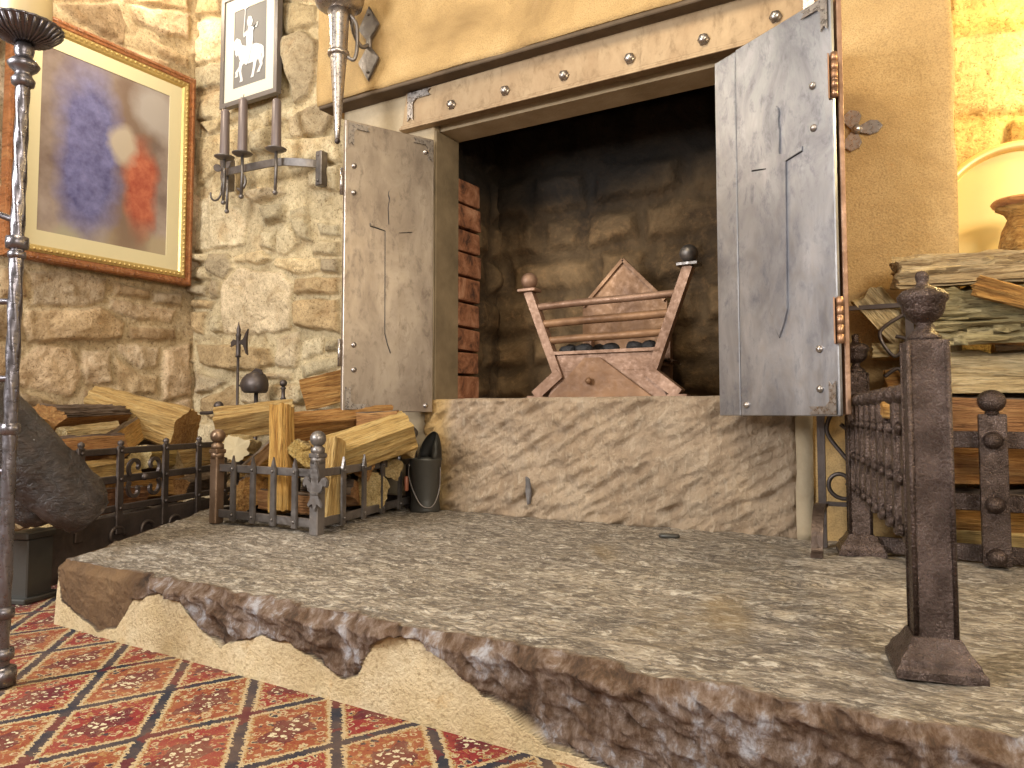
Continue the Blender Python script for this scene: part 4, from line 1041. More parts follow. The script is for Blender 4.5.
# wrought-iron scroll screen standing behind the far post
sc = thing('scroll_screen', 'wrought-iron scrollwork screen standing behind the far fender post beside the pier', 'fire screen', (-.30, 2.70, .19))
xs0, xs1, YS = -.362, -.090, 2.665
bm = B()
for x in (xs0, xs1): tube(bm, [(x, YS, .19), (x, YS, .985)], 1, sq=(.015, .024))
for z in (.335, .985): tube(bm, [(xs0, YS, z), (xs1, YS, z)], 1, sq=(.014, .014))
obj('outer_frame', bm, IRON, sc)
xm = (xs0 + xs1) / 2
for s in (-1, 1):
    ux = (s, 0, 0); uz = (0, 0, 1); bm = B()
    tube(bm, smooth_pts([(xm, YS, .42), (xm + s * .07, YS, .50), (xm + s * .118, YS, .58), (xm + s * .085, YS, .655), (xm + s * .035, YS, .63), (xm + s * .05, YS, .585), (xm + s * .075, YS, .60)], 7), .007, 8); obj('heart_scroll', bm, IRON, sc)
    bm = B(); tube(bm, spiral((xm + s * .075, YS, .405), .055, .016, -2.2, 3.6, ux, uz), .007, 8); obj('lower_scroll', bm, IRON, sc)
    bm = B(); tube(bm, smooth_pts([(xm + s * .13, YS, .96), (xm + s * .05, YS, .90), (xm + s * .09, YS, .82), (xm + s * .125, YS, .87), (xm + s * .095, YS, .885)], 7), .006, 8); obj('upper_scroll', bm, IRON, sc)
    bm = B(); tube(bm, smooth_pts([(xm + s * .02, YS, .665), (xm + s * .06, YS, .70), (xm + s * .115, YS, .735), (xm + s * .10, YS, .78), (xm + s * .06, YS, .755)], 7), .006, 8); obj('middle_scroll', bm, IRON, sc)
bm = B()
for k in range(5):
    a = 1.57 + k * 1.2566; tube(bm, [(xm, YS - .008, .46), (xm + .035 * math.cos(a), YS - .008, .46 + .035 * math.sin(a))], [.007, .003], 8)
obj('star_rosette', bm, IRON, sc)
for x in (xs0, xs1):
    bm = B(); tube(bm, smooth_pts([(x, YS, .33), (x + .0, YS - .08, .325), (x + .004, YS - .15, .27), (x + .006, YS - .18, .205), (x + .008, YS - .215, .197)], 6), 1, sq=(.014, .034)); obj('foot', bm, IRONW, sc)

# ================================================================== BRASS CHARGER AND WOOD CANDLE STUMP ON THE RIGHT STACK
M = T(.235, 3.02, 1.315) @ Matrix.Rotation(math.radians(90 - 8), 4, 'X')
dish = thing('brass_charger', 'large round pale brass dish with rolled rim standing on the right log stack', 'dish', (.235, 3.02, 1.06))
bm = B(); lathe(bm, [(.0005, -.03), (.12, -.028), (.20, -.010), (.225, .018), (.228, .02)], M, 64); lathe(bm, [(.0005, -.035), (.12, -.033), (.204, -.015), (.228, .014)], M, 64); obj('bowl', bm, BRASS, dish)
bm = B(); tube(bm, [M @ V((.243 * math.cos(a), .243 * math.sin(a), .022)) for a in [2 * math.pi * k / 72 for k in range(72)]], .018, 12, closed=True); obj('rolled_rim', bm, BRASS, dish)
st = thing('wooden_candle_stump', 'rough wooden stump with a flared turned top in front of the brass dish', 'candle holder', (.225, 2.86, 1.15))
bm = B(); lathe(bm, [(.060, 0), (.062, .03), (.050, .075), (.040, .115), (.046, .135), (.07, .15)], T(.228, 2.83, 1.145), 40, True, lambda a, z: 1 + .22 * float(fbm(a * 3, z * 30, 5, 3)))
obj('rough_stem', bm, SPLIT, st)
bm = B(); lathe(bm, [(.03, .140), (.055, .146), (.078, .158), (.083, .168), (.076, .176), (.02, .178)], T(.228, 2.83, 1.145), 36); obj('flared_top', bm, OAK, st)

# ================================================================== LEFT FENDER
P0 = V((-2.73, 1.33, 0)); dL = V((-.2997, .954, 0)).normalized(); nL = V((dL.y, -dL.x, 0))
lf = thing('scroll_fender', 'low black iron fender with a four-scroll ornament in front of the left wood pile', 'fender', tuple(P0))
def LP(t, z, o=0): p = P0 + dL * t + nL * o; return V((p.x, p.y, z))
def lrail(nm, t0, t1, z, h, w, mat=IRON):
    bm = B(); M = frame(LP(t0, z), dL); box(bm, ((t1 - t0) / 2, 0, 0), (t1 - t0, w, h), M, .003); return obj(nm, bm, mat, lf)
lrail('top_rail', .02, 1.32, .485, .026, .014); lrail('middle_rail', .02, 1.32, .372, .030, .014); lrail('lower_rail', .02, 1.32, .257, .026, .014)
lrail('kick_plate', .02, 1.32, .125, .21, .016)
for t in (.235, .435, .70, .925, 1.12, 1.30):
    bm = B(); M = frame(LP(t, 0, .012), dL); box(bm, (0, 0, .33), (.036, .012, .35), M, .003)
    lathe(bm, [(.010, .497), (.006, .502), (.013, .512), (.012, .522), (.001, .530)], M, 12)
    for z in (.257, .372, .485): lathe(bm, [(.009, 0), (.006, .006), (.0006, .008)], M @ T(0, -.006, z) @ Matrix.Rotation(math.pi / 2, 4, 'X'), 10)
    obj('upright_bar', bm, IRON, lf)
tc_ = .562
for sx in (-1, 1):
    for sz in (-1, 1):
        bm = B(); c = LP(tc_ + sx * .052, .372 + sz * .045, .020)
        tube(bm, spiral(c, .044, .012, (-.8 if sz > 0 else .8) + (0 if sx > 0 else 0), (-.8 if sz > 0 else .8) + sz * 4.6, dL * sx, (0, 0, 1), 20), 1, sq=(.014, .012)); obj('scroll', bm, IRON, lf)
bm = B(); stud(bm, LP(tc_, .372, .02), nL, .016); obj('boss', bm, IRON, lf)
for k in range(3):
    bm = B(); c = LP(.42 + k * .17, .145, .012); tube(bm, spiral(c, .05, .014, 0, 4.7, dL, (0, 0, 1), 18), .008, 8); obj('plate_scroll', bm, IRON, lf)
bm = B(); M = frame(LP(.03, 0, .02), dL); box(bm, (0, 0, .105), (.105, .07, .21), M, .004); box(bm, (0, 0, .009), (.16, .11, .018), M, .004); box(bm, (0, 0, .222), (.12, .08, .024), M, .004); obj('end_block', bm, BUCKET, lf)

# blackened carved timber leaning down from the left
tb = thing('carved_timber', 'thick blackened rough-hewn timber leaning in from the left behind the iron candle stand', 'timber', (-2.48, 1.42, .28))
def limb(bm, pts, rad, seed, flat=1.0, n=26):
    P = smooth_pts(pts, 8); R = np.interp(np.linspace(0, 1, len(P)), np.linspace(0, 1, len(rad)), rad)
    rings = []; prev = None
    for i, p in enumerate(P):
        t = (P[min(i + 1, len(P) - 1)] - P[max(i - 1, 0)]).normalized()
        u = (V((0, 0, 1)) - t * t.z).normalized() if prev is None else (prev - t * prev.dot(t)).normalized()
        prev = u; w = t.cross(u)
        rings.append([bm.verts.new(p + (u * math.cos(2 * math.pi * k / n) + w * math.sin(2 * math.pi * k / n) * flat) * R[i] * (1 + .16 * float(fbm(k * .45, i * .3, seed, 4)) + .05 * math.sin(k * 2.4 + i * .3))) for k in range(n)])
    for i in range(len(P) - 1):
        for k in range(n): f = bm.faces.new((rings[i][k], rings[i][(k + 1) % n], rings[i + 1][(k + 1) % n], rings[i + 1][k])); f.smooth = True
    for r in (rings[0], rings[-1]): bm.faces.new(r)
bm = B(); limb(bm, [(-2.74, .92, .86), (-2.62, 1.10, .66), (-2.535, 1.26, .475), (-2.49, 1.375, .345), (-2.485, 1.42, .30), (-2.482, 1.435, .285)], [.14, .125, .112, .098, .074, .03], 3); obj('main_beam', bm, TIMBER, tb)
bm = B(); limb(bm, [(-2.80, 1.06, .55), (-2.68, 1.17, .46), (-2.60, 1.27, .36), (-2.565, 1.33, .315), (-2.56, 1.345, .305)], [.09, .09, .078, .06, .02], 8); obj('lower_beam', bm, TIMBER, tb)
bm = B(); limb(bm, [(-2.9, 1.1, .46), (-2.78, 1.12, .37), (-2.70, 1.16, .30), (-2.69, 1.17, .29)], [.06, .055, .04, .02], 11); obj('stub', bm, TIMBER, tb)

# ================================================================== IRON CANDLE STAND AT THE LEFT EDGE
BX, BY = -1.915, .902
cs = thing('candle_stand', 'tall wrought-iron candle stand with a fluted drip pan at the left edge of the picture', 'candle stand', (BX, BY, 0))
bm = B()
def twist(a, z): return 1 + (.10 * math.sin(4 * a + z * 60))
zz = [k * 1.44 / 160 for k in range(161)]
lathe(bm, [(.0145, z) for z in zz], T(BX, BY, 0), 16, True, twist); obj('pole', bm, POLE, cs)
for z, r, h in ((.0, .030, .05), (.06, .024, .03), (.155, .022, .03), (.585, .020, .03), (1.03, .024, .035), (1.008, .019, .02)):
    bm = B(); lathe(bm, [(.013, z), (r, z + h * .12), (r * 1.05, z + h * .5), (r, z + h * .88), (.013, z + h)], T(BX, BY, 0), 20); obj('collar', bm, POLE, cs)
bm = B(); lathe(bm, [(.014, 1.43), (.024, 1.436), (.026, 1.448), (.019, 1.458), (.018, 1.466), (.030, 1.476), (.035, 1.486), (.028, 1.496), (.017, 1.504), (.020, 1.512), (.022, 1.524), (.016, 1.540)], T(BX, BY, 0), 28); obj('turned_knop', bm, POLE, cs)
bm = B(); lathe(bm, [(.010, 1.540), (.030, 1.543), (.058, 1.556), (.080, 1.580), (.083, 1.584), (.078, 1.584), (.055, 1.562), (.012, 1.552)], T(BX, BY, 0), 72, True, lambda a, z: 1 + .02 * math.sin(22 * a))
for k in range(30):
    a = 2 * math.pi * k / 30; tube(bm, [(BX + r * math.cos(a), BY + r * math.sin(a), zq) for r, zq in ((.014, 1.540), (.030, 1.542), (.058, 1.555), (.080, 1.579))], [.0012, .0024, .0036, .0045], 6)
obj('fluted_drip_pan', bm, POLE, cs)
for z0, z1 in ((1.10, 1.165), (.72, .72), (.905, .905), (.50, .50)):
    bm = B(); tube(bm, smooth_pts([(BX, BY, z0), (BX - .05, BY - .03, z0 + (z1 - z0) * .35), (BX - .11, BY - .066, z1), (BX - .16, BY - .096, z1)], 6), .0075, 8); obj('cross_arm', bm, POLE, cs)
bm = B(); lathe(bm, [(.013, z) for z in zz], T(BX - .16, BY - .096, 0), 14); lathe(bm, [(.013, 1.44), (.03, 1.46), (.012, 1.48), (.001, 1.5)], T(BX - .16, BY - .096, 0), 14); obj('second_pole', bm, POLE, cs)
bm = B()
for a in (.4, 2.5, 4.6): tube(bm, smooth_pts([(BX, BY, .03), (BX + .06 * math.cos(a), BY + .06 * math.sin(a), .035), (BX + .10 * math.cos(a), BY + .10 * math.sin(a), .010)], 5), .008, 8)
bm.free()
cd = thing('pillar_candle', 'thick cream pillar candle on the drip pan of the iron stand', 'candle', (BX, BY, 1.556))
bm = B(); lathe(bm, [(.054, 0), (.056, .006), (.056, .27), (.050, .277), (.03, .270), (.004, .268)], T(BX, BY, 1.556), 40); obj('wax', bm, WAX, cd)
bm = B(); tube(bm, [(BX, BY, 1.82), (BX + .002, BY, 1.85)], .0022, 8); obj('wick', bm, SOOTP, cd)

# ================================================================== FRAMED PICTURES
fp = thing('framed_painting', 'large painting of soft blue and red shapes in a wooden gilt frame', 'painting', (-4.0, 2.32, 1.41))
y0, y1, z0, z1 = 1.80, 2.845, 1.412, 2.705; XF = -3.985
def border(bm, w0, w1, x0, x1, bev=.0, prof=None):
    """rectangular moulding between insets w0..w1, mitred; prof: [(inset, x)]"""
    pr = prof or [(w0, x0), (w0, x1), (w1, x1), (w1, x0)]
    rings = []
    for w, x in pr:
        rings.append([bm.verts.new((x, *c)) for c in ((y0 + w, z0 + w), (y1 - w, z0 + w), (y1 - w, z1 - w), (y0 + w, z1 - w))])
    for a, b in zip(rings, rings[1:] + rings[:1]):
        for k in range(4): bm.faces.new((a[k], a[(k + 1) % 4], b[(k + 1) % 4], b[k]))
bm = B(); border(bm, 0, 0, 0, 0, prof=[(0, XF - .02), (0, XF + .030), (.008, XF + .038), (.020, XF + .040), (.026, XF + .032), (.038, XF + .030), (.042, XF + .022), (.042, XF - .02)]); obj('wooden_frame', bm, OAK, fp)
bm = B(); border(bm, 0, 0, 0, 0, prof=[(.042, XF - .01), (.042, XF + .026), (.054, XF + .032), (.074, XF + .024), (.082, XF + .012), (.082, XF - .01)])
for k in range(150):
    t = k / 150; per = 2 * ((y1 - y0) + (z1 - z0) - .28); s = t * per; w = .058; A = y1 - y0 - 2 * w; H_ = z1 - z0 - 2 * w; s = t * 2 * (A + H_)
    c = (y0 + w + s, z0 + w) if s < A else (y1 - w, z0 + w + s - A) if s < A + H_ else (y1 - w - (s - A - H_), z1 - w) if s < 2 * A + H_ else (y0 + w, z1 - w - (s - 2 * A - H_))
    bmesh.ops.create_icosphere(bm, subdivisions=1, radius=.009, matrix=T(XF + .031, *c))
obj('gilt_beading', bm, GILT, fp)
bm = B(); border(bm, .080, .160, XF - .005, XF + .010); obj('mount', bm, MATB, fp)
def m_paint():
    t = NT('abstract_painting'); tc = t.n('ShaderNodeTexCoord'); P = tc.outputs['Object']
    nz = t.n('ShaderNodeTexNoise'); t.l(P, nz.inputs['Vector']); nz.inputs['Scale'].default_value = 5; nz.inputs['Detail'].default_value = 5
    va = t.n('ShaderNodeVectorMath', operation='MULTIPLY_ADD'); t.l(nz.outputs['Color'], va.inputs[0]); va.inputs[1].default_value = (.16,) * 3; t.l(P, va.inputs[2])
    sp = t.n('ShaderNodeSeparateXYZ'); t.l(va.outputs[0], sp.inputs[0]); Y, Z = sp.outputs[1], sp.outputs[2]
    def blob(cy, cz, ry, rz, soft=.25):
        d = t.math('SQRT', t.math('ADD', t.math('POWER', t.math('DIVIDE', t.math('SUBTRACT', Y, cy + .08), ry), 2), t.math('POWER', t.math('DIVIDE', t.math('SUBTRACT', Z, cz + .08), rz), 2)))
        return t.ramp(d, [(.45, (.92, .92, .92)), (.85, (0, 0, 0))])
    n2 = t.noise(P, 14, 6, .65)
    col = t.ramp(t.noise(P, 2.4, 5, .6), [(.35, (.17, .12, .10)), (.55, (.33, .26, .22)), (.75, (.46, .39, .34))])
    col = t.mix(blob(.30, .16, .9, .16), col, (.38, .30, .19))
    col = t.mix(blob(.14, .62, .20, .92), col, (.20, .13, .09))
    col = t.mix(blob(-.10, .64, .26, .72), col, t.ramp(n2, [(.3, (.07, .07, .18)), (.7, (.19, .19, .38))]))
    col = t.mix(blob(.20, .52, .15, .40), col, t.ramp(n2, [(.3, (.30, .05, .03)), (.7, (.55, .17, .09))]))
    col = t.mix(blob(.09, .74, .14, .16), col, (.48, .40, .30))
    col = t.mix(blob(.30, 1.0, .22, .22), col, (.40, .35, .31))
    col = t.mix(blob(-.20, .14, .14, .14), col, (.36, .32, .22))
    return t.done(col, .25, 0, None, .5)
bm = B(); border(bm, .155, .20, XF - .006, XF + .004); v = [bm.verts.new((XF + .006, a, b)) for a, b in ((y0 + .155, z0 + .155), (y1 - .155, z0 + .155), (y1 - .155, z1 - .155), (y0 + .155, z1 - .155))]; bm.faces.new(v); obj('painted_canvas', bm, m_paint(), fp)

kp = thing('framed_print', 'small dark-framed print of a pale mounted knight, hung high on the rubble wall', 'print', (-3.46, 2.86, 2.45))
x0, x1, z0k, z1k, YK = -3.712, -3.222, 2.458, 3.14, 2.848
def rect_ring(bm, ins0, ins1, yb, yf):
    a = [(x0 + ins0, z0k + ins0), (x1 - ins0, z0k + ins0), (x1 - ins0, z1k - ins0), (x0 + ins0, z1k - ins0)]
    b = [(x0 + ins1, z0k + ins1), (x1 - ins1, z0k + ins1), (x1 - ins1, z1k - ins1), (x0 + ins1, z1k - ins1)]
    R = [[bm.verts.new((x, y, z)) for x, z in q] for q, y in ((a, yb), (a, yf), (b, yf), (b, yb))]
    for p, q in zip(R, R[1:] + R[:1]):
        for k in range(4): bm.faces.new((p[k], p[(k + 1) % 4], q[(k + 1) % 4], q[k]))
bm = B(); rect_ring(bm, 0, .028, YK + .02, YK - .016); obj('frame', bm, FRAMEG, kp)
bm = B(); rect_ring(bm, .026, .105, YK + .01, YK - .004); obj('mount', bm, MATW, kp)
bm = B(); box(bm, ((x0 + x1) / 2, YK + .002, (z0k + z1k) / 2), (x1 - x0 - .2, .006, z1k - z0k - .2)); obj('grey_panel', bm, GREYP, kp)
bm = B(); cx, cz = -3.475, 2.60; s = .30; M = Matrix(((1, 0, 0, cx), (0, 1, 0, YK - .0015), (0, 0, 1, cz), (0, 0, 0, 1)))
nsil = [0]
def sil(pts): nsil[0] += 1; prism(bm, [(x * s, z * s) for x, z in pts], .0010 + .00025 * nsil[0], M)
sil([(-.34, .62), (-.20, .72), (-.05, .66), (.20, .66), (.34, .60), (.36, .42), (.26, .32), (.0, .30), (-.20, .34), (-.27, .44)])          # trunk
sil([(-.36, .52), (-.18, .66), (-.26, .84), (-.36, .90), (-.50, .80), (-.58, .66), (-.55, .60), (-.46, .68), (-.40, .66), (-.40, .58)])
for lx, kx, fx, fz in ((-.22, -.26, -.20, -.02), (-.12, -.36, -.34, .10), (.20, .16, .12, .0), (.30, .36, .30, .06)):
    sil([(lx - .05, .40), (lx + .06, .40), (kx + .045, .20), (fx + .035, fz + .03), (fx + .03, fz), (fx - .06, fz), (fx - .03, fz + .05), (kx - .03, .20)])
sil([(.34, .60), (.42, .54), (.44, .34), (.40, .26), (.38, .40), (.33, .50)])                                                         # tail
sil([(-.06, .62), (.10, .62), (.12, .84), (.10, 1.02), (-.02, 1.04), (-.08, .86)])                                                     # rider
sil([(-.03, 1.05), (.07, 1.05), (.10, 1.14), (.05, 1.24), (-.02, 1.25), (-.06, 1.15)])
sil([(.10, 1.0), (.22, .98), (.26, 1.08), (.21, 1.07), (.18, 1.02), (.10, .92)])
sil([(-.07, .98), (-.16, .92), (-.15, .86), (-.05, .90)])
sil([(-.02, .62), (.08, .62), (.02, .40), (-.05, .28), (-.10, .30), (-.04, .42)])
sil([(-.16, .9), (-.145, .9), (-.10, 1.50), (-.115, 1.50)])
sil([(-.14, 1.42), (-.03, 1.44), (-.05, 1.52), (-.13, 1.54)])
obj('mounted_knight', bm, SILVER, kp)

# ================================================================== WALL CANDELABRA
wc = thing('wall_candelabra', 'iron wall bracket holding three grey candles, on the rubble wall under the small print', 'candle bracket', (-3.25, 2.88, 2.03))
YC = 2.735
bm = B(); tube(bm, smooth_pts([(-2.885, 2.87, 1.985), (-2.93, 2.80, 1.985), (-3.08, 2.745, 2.0), (-3.28, 2.73, 2.005), (-3.50, 2.74, 2.015), (-3.60, 2.80, 2.03), (-3.64, 2.87, 2.04)], 8), 1, sq=(.042, .010)); obj('bowed_bar', bm, PEWTER, wc)
for x, z in ((-2.885, 1.96), (-3.64, 2.05)):
    bm = B(); box(bm, (x, 2.856, z), (.045, .05, .19), None, .004)
    for dz in (-.07, .07): ball(bm, (x, 2.831, z + dz), .008, 6)
    obj('wall_plate', bm, PEWTER, wc)
bm = B(); M = T(-3.62, 2.80, 2.06)
for a, l, w in ((1.57, .13, .026), (2.7, .09, .022), (.45, .09, .022), (4.71, .07, .016)): prism(bm, petal(a, l, w), .012, M, .003)
obj('fleur_ornament', bm, PEWTER, wc)
bm = B(); tube(bm, spiral((-3.66, 2.78, 1.93), .05, .045, 0, -3.3, (1, 0, 0), (0, 0, 1), 14), .006, 8); tube(bm, [(-3.61, 2.78, 1.93), (-3.61, 2.79, 2.03)], .006, 8); obj('hook', bm, PEWTER, wc)
bm = B(); tube(bm, spiral((-3.40, 2.74, 1.93), .055, .03, 1.2, -2.2, (1, 0, 0), (0, 0, 1), 14), .008, 8); obj('curl', bm, PEWTER, wc)
for x, y, zc, hh, drop, wh in ((-3.505, 2.715, 2.09, .275, .25, 'leftmost'), (-3.335, 2.70, 2.075, .315, .23, 'middle'), (-3.065, 2.70, 2.05, .275, .225, 'rightmost')):
    bm = B(); tube(bm, [(x, y, zc - .002), (x + .003, y, zc - drop * .5), (x - .002, y, zc - drop)], .0085, 8); ball(bm, (x - .002, y, zc - drop - .008), .014, 8); obj('pendant_rod', bm, PEWTER, wc)
    bm = B(); lathe(bm, [(.010, -.012), (.04, -.006), (.055, .002), (.056, .006), (.03, .003), (.01, .002)], T(x, y, zc), 24); obj('drip_pan', bm, PEWTER, wc)
    c = thing('taper_candle', 'mauve-grey taper candle, %s of the three on the wall bracket' % wh, 'candle', (x, y, zc + .003), 'candles on the wall bracket')
    bm = B(); lathe(bm, [(.027, 0), (.027, .01), (.024, hh * .96), (.018, hh), (.003, hh * .99)], T(x, y, zc + .003), 18, True, lambda a, z: 1 + .05 * float(fbm(a * 2, z * 20, 3, 2))); obj('wax', bm, WAXG, c)
    bm = B(); tube(bm, [(x, y, zc + hh - .004), (x + .004, y, zc + hh + .026)], .0022, 6); obj('wick', bm, SOOTP, c)
bm = B(); tube(bm, [(-3.53, 2.76, 2.02), (-3.532, 2.76, 1.80)], .008, 8); ball(bm, (-3.532, 2.76, 1.795), .013, 8); obj('spare_rod', bm, PEWTER, wc)

# ================================================================== TORCH SCONCE
ts = thing('torch_sconce', 'grey steel torch-shaped wall sconce with a tapering point above the brown door', 'wall sconce', (-2.40, 2.69, 2.45))
TX, TY = -2.425, 2.50
bm = B(); lathe(bm, [(.002, 1.91), (.012, 1.925), (.018, 2.02), (.038, 2.30), (.042, 2.36), (.047, 2.50), (.052, 2.545)], T(TX, TY, 0), 28); obj('tapering_shaft', bm, STEEL, ts)
bm = B(); ball(bm, (TX, TY, 1.912), .014, 8); obj('tip', bm, IRON, ts)
bm = B(); lathe(bm, [(.041, 2.318), (.050, 2.322), (.052, 2.332), (.050, 2.342), (.042, 2.346)], T(TX, TY, 0), 24); obj('ring', bm, STEEL, ts)
bm = B(); lathe(bm, [(.045, 2.540), (.085, 2.548), (.108, 2.565), (.118, 2.60), (.120, 2.68), (.114, 2.68), (.108, 2.60), (.05, 2.57)], T(TX, TY, 0), 36); obj('cup', bm, STEEL, ts)
bm = B(); PX, PY, PZ = -2.40, 2.688, 2.455
for s in (-1, 1):
    pts = [(0, .004 * s), (.066, .085 * s), (0, .19 * s), (-.066, .085 * s)]
    prism(bm, pts if s > 0 else pts[::-1], .012, T(PX, PY, PZ), .003)
box(bm, (PX, PY - .006, PZ), (.03, .016, .05), None, .003)
for s in (-1, 1): ball(bm, (PX, PY - .014, PZ + .145 * s), .007, 6)
obj('wall_plate', bm, PEWTER, ts)
bm = B(); tube(bm, smooth_pts([(PX, PY - .01, PZ - .01), (PX - .01, PY - .05, PZ - .03), (PX - .02, PY - .09, PZ + .02), (PX - .02, PY - .11, PZ + .08), (PX - .015, PY - .13, PZ + .11), (TX + .03, TY + .02, 2.57)], 7), .010, 10); obj('hook', bm, PEWTER, ts)
bm = B(); tube(bm, smooth_pts([(TX + .045, TY + .03, 2.52), (TX + .075, TY + .04, 2.47), (TX + .08, TY + .04, 2.36), (TX + .07, TY + .03, 2.30), (TX + .048, TY + .01, 2.31)], 7), .009, 10); obj('side_bracket', bm, PEWTER, ts)
bm = B(); tube(bm, spiral((PX + .10, PY - .03, PZ + .05), .09, .03, 3.3, -1.5, (1, 0, 0), (0, 0, 1), 22), .007, 8)
bm.free()

# ================================================================== COMPANION SET (HALBERD AND HELMET), BUCKET, SMALL THINGS
hx, hy = -3.385, 2.74
hb = thing('fireside_companion_stand', 'black iron fireside tool stand topped by a knight helmet, behind the caged logs', 'companion set', (-3.27, 2.75, 0))
bm = B(); lathe(bm, [(.011, .03), (.011, .75)], T(-3.245, 2.75, 0), 14); lathe(bm, [(.13, 0), (.13, .012), (.10, .03), (.02, .04)], T(-3.245, 2.75, 0), 28); obj('stand_base', bm, IRON, hb)
bm = B(); hc = (-3.245, 2.75, .745)
prof = [(.052, 0), (.062, .012), (.066, .045), (.062, .075), (.046, .102), (.022, .116), (.001, .120)]
lathe(bm, prof, T(*hc), 24, True, lambda a, z: 1 + .42 * max(0, math.cos(a - 3.5)) ** 3 * (1 - abs(z - .045) * 9 if abs(z - .045) < .1 else 0))
helm = obj('helmet', bm, IRON, hb)
bm = B(); prism(bm, [(-.055, .085), (-.03, .118), (.0, .136), (.04, .128), (.055, .105), (.045, .095), (0, .105)], .012, T(hc[0] - .005, hc[1] + .006, hc[2]), .003); obj('helmet_crest', bm, IRON, helm)
bm = B(); box(bm, (-3.285, 2.700, .785), (.07, .012, .010), None, .002); obj('visor_slot', bm, SOOTP, helm)
hl = thing('halberd_poker', 'thin black fire poker with a halberd head standing against the rubble wall behind the logs', 'poker', (hx, hy, 0))
bm = B(); tube(bm, [(hx, hy, .02), (hx, hy, .98)], .0075, 10); obj('shaft', bm, IRON, hl)
bm = B(); lathe(bm, [(.016, .945), (.013, .96), (.013, 1.06), (.017, 1.07), (.010, 1.08), (.012, 1.10), (.005, 1.125), (.001, 1.145)], T(hx, hy, 0), 12)
prism(bm, [(.010, 1.035), (.045, 1.045), (.068, 1.085), (.078, 1.10), (.070, 1.04), (.072, .99), (.078, .955), (.064, .965), (.045, 1.012), (.010, 1.02)], .012, T(hx, hy + .006, 0), .002)
prism(bm, [(-.010, 1.038), (-.04, 1.048), (-.062, 1.030), (-.052, 1.022), (-.064, 1.006), (-.04, 1.014), (-.010, 1.018)], .012, T(hx, hy + .006, 0), .002); obj('halberd_head', bm, IRON, hl)
pk = thing('ball_topped_poker', 'short black poker with a small ball top to the right of the helmet', 'poker', (-3.045, 2.76, 0))
bm = B(); tube(bm, [(-3.045, 2.76, .02), (-3.045, 2.76, .74)], .009, 10); obj('shaft', bm, IRON, pk)
bm = B(); lathe(bm, [(.009, .70), (.016, .712), (.010, .725), (.010, .76), (.016, .768), (.010, .776)], T(-3.045, 2.76, 0), 12); ball(bm, (-3.045, 2.76, .795), .02, 8); obj('handle', bm, IRON, pk)
tg = thing('fire_tongs', 'black fire tongs handle leaning beside the left end of the caged logs', 'tongs', (-3.32, 2.66, 0))
bm = B(); tube(bm, smooth_pts([(-3.3, 2.64, .02), (-3.4, 2.66, .40), (-3.44, 2.67, .60), (-3.455, 2.67, .655)], 6), .009, 8); obj('shaft', bm, IRON, tg)
bm = B(); ball(bm, (-3.45, 2.67, .675), .026, 10); tube(bm, smooth_pts([(-3.45, 2.67, .67), (-3.50, 2.67, .64), (-3.60, 2.67, .635)], 5), .010, 8); obj('handle', bm, IRON, tg)

bk = thing('ash_bucket', 'small dark metal coal bucket with a domed back and red-brown grip beside the log cage', 'bucket', (-2.05, 2.70, .19))
bm = B(); Mb = T(-2.045, 2.695, .192)
lathe(bm, [(.066, 0), (.069, .004), (.069, .012), (.064, .05), (.064, .055), (.073, .225), (.076, .232), (.077, .238), (.072, .238), (.066, .222), (.058, .06), (.02, .05)], Mb, 36); obj('body', bm, BUCKET, bk)
bm = B(); n = 20; rows2 = []
for j in range(8):
    row = []
    for i in range(n + 1):
        a = math.pi * (.0) + math.pi * i / n - .35; k = j / 7; rr = .074 * (1 - .35 * k * k)
        h = .235 + .125 * math.sin(k * math.pi / 2) * math.sin(math.pi * i / n) ** .45
        row.append(bm.verts.new(Mb @ V((rr * math.cos(a), rr * math.sin(a), h))))
    rows2.append(row)
for j in range(7):
    for i in range(n): f = bm.faces.new((rows2[j][i], rows2[j][i + 1], rows2[j + 1][i + 1], rows2[j + 1][i])); f.smooth = True
g = bmesh.ops.solidify(bm, geom=bm.faces[:], thickness=.003); obj('domed_back', bm, BUCKET, bk)
bm = B(); pts = [Mb @ V((-.072, -.01, .20)), Mb @ V((-.05, -.078, .15)), Mb @ V((.0, -.094, .075)), Mb @ V((.055, -.078, .03)), Mb @ V((.074, -.01, .06))]
pts = [Mb @ V((-.045, -.062, .21)), Mb @ V((-.03, -.082, .16)), Mb @ V((.005, -.088, .09)), Mb @ V((.04, -.078, .035)), Mb @ V((.07, -.04, .03)), Mb @ V((.078, .0, .10)), Mb @ V((.076, .01, .20))]
tube(bm, smooth_pts(pts, 7), .0028, 8); ball(bm, tuple(Mb @ V((-.045, -.062, .21))), .006, 6); obj('wire_bail', bm, PEWTER, bk)
bm = B(); lathe(bm, [(.007, 0), (.010, .006), (.010, .060), (.007, .066)], Mb @ T(-.045, -.080, .095), 14); obj('wooden_grip', bm, REDWOOD, bk)

bm = B(); M = T(-.86, 2.565, .199) @ RZ(.25); lathe(bm, [(.005, -.006), (.036, -.006), (.038, 0), (.034, .007), (.005, .008)], M @ Matrix.Diagonal((1, .45, 1, 1)), 20)
tag(obj('key_fob', bm, BUCKET, None, (-.86, 2.565, .192)), 'tiny flat black fob lying on the slab in front of the tooled stone', 'fob')
bm = B(); M = T(-1.545, 2.765, .30); prism(bm, [(-.012, .065), (.010, .055), (.016, .0), (.010, -.05), (-.004, -.055), (-.010, 0)], .012, M, .003); tube(bm, [M @ V((0, .02, .02)), M @ V((0, -.016, .02))], .006, 8)
tag(obj('iron_staple', bm, PEWTER, None, (-1.545, 2.765, .30)), 'small grey iron staple fixed low on the tooled sandstone block', 'staple')

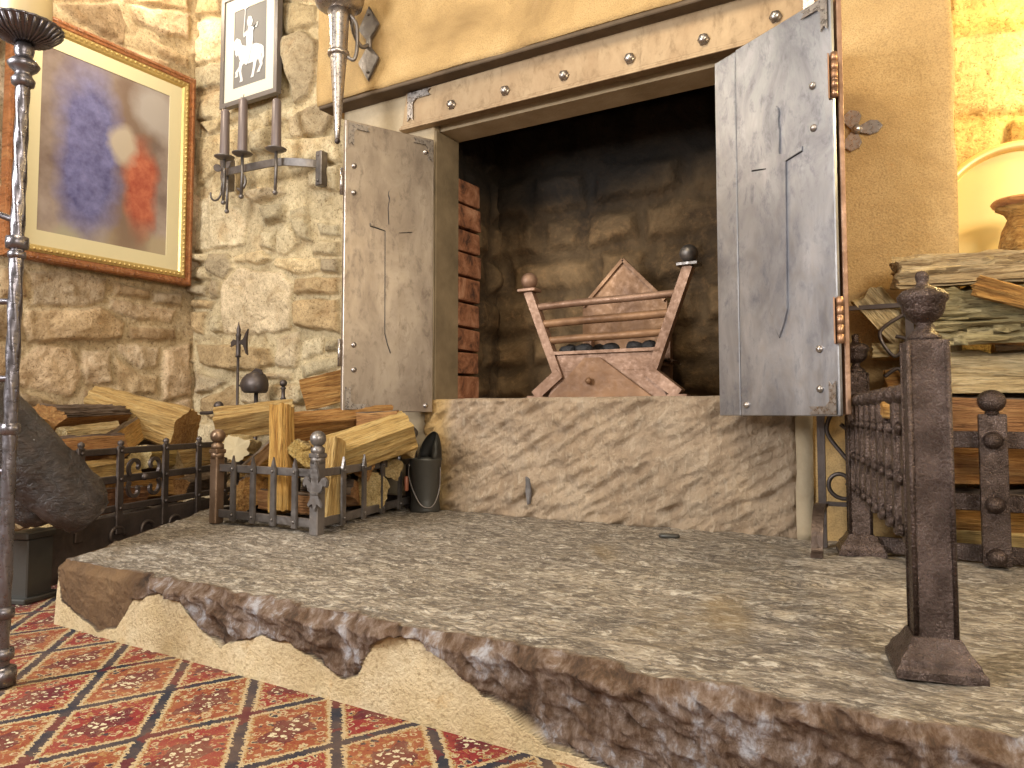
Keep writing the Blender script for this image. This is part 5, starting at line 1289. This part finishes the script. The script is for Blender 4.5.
# ================================================================== LIGHT
def area(name, loc, target, size, power, col, sy=None):
    L = bpy.data.lights.new(name, 'AREA'); L.energy = power; L.color = col; L.size = size
    if sy: L.shape = 'RECTANGLE'; L.size_y = sy
    o = bpy.data.objects.new(name, L); COL.objects.link(o); o.location = loc
    o.rotation_euler = (V(target) - V(loc)).to_track_quat('-Z', 'Y').to_euler(); return o
def point(name, loc, power, col, r=.05):
    L = bpy.data.lights.new(name, 'POINT'); L.energy = power; L.color = col; L.shadow_soft_size = r
    o = bpy.data.objects.new(name, L); COL.objects.link(o); o.location = loc; return o
area('window_daylight', (-3.2, -1.6, 2.2), (-1.2, 2.4, .6), 1.4, 225, (.95, .97, 1.0), 1.4)
area('right_front_fill', (2.6, -1.4, 2.3), (-.6, 2.5, .8), 1.4, 150, (1.0, .95, .88), 1.4)  # added fill from the front right, no window known there
area('overhead_warm_fill', (-1.2, .6, 3.5), (-1.2, 1.9, 0), 1.0, 60, (1.0, .86, .64))  # warm overhead fill added above the view, no fitting behind it
point('wall_lamp_left', (-3.45, 2.0, 2.95), 27, (1.0, .89, .70), .05)
point('corner_graze_fill', (-3.92, 2.50, 3.25), 18, (1.0, .89, .70), .05)  # unseen light added high in the corner to graze the rubble wall
point('alcove_lamp', (.62, 2.92, 1.95), 52, (1.0, .80, .36), .07)
point('alcove_lamp', (.75, 2.98, .95), 5, (1.0, .76, .40), .05)
point('right_warm_fill', (1.5, 1.55, 2.0), 100, (1.0, .76, .42), .10)  # added warm fill for the right logs and pier, not a fitting
w = bpy.data.worlds.new('room_ambient'); scene.world = w; w.use_nodes = True
w.node_tree.nodes['Background'].inputs[0].default_value = (1.0, .90, .76, 1); w.node_tree.nodes['Background'].inputs[1].default_value = .38

# ================================================================== CAMERA
cam = bpy.data.cameras.new('camera'); cam.sensor_width = 36; cam.lens = 734 / 1024 * 36
co = bpy.data.objects.new('camera', cam); COL.objects.link(co); co.location = (0, 0, .64)
co.rotation_euler = (math.radians(90 + 3.1), 0, math.radians(30.5)); cam.clip_start = .02
cam.shift_y = -.0113
scene.camera = co
vs = scene.view_settings; vs.view_transform = 'Standard'; vs.look = 'None'; vs.exposure = 0.0; vs.gamma = 1; vs.use_curve_mapping = False
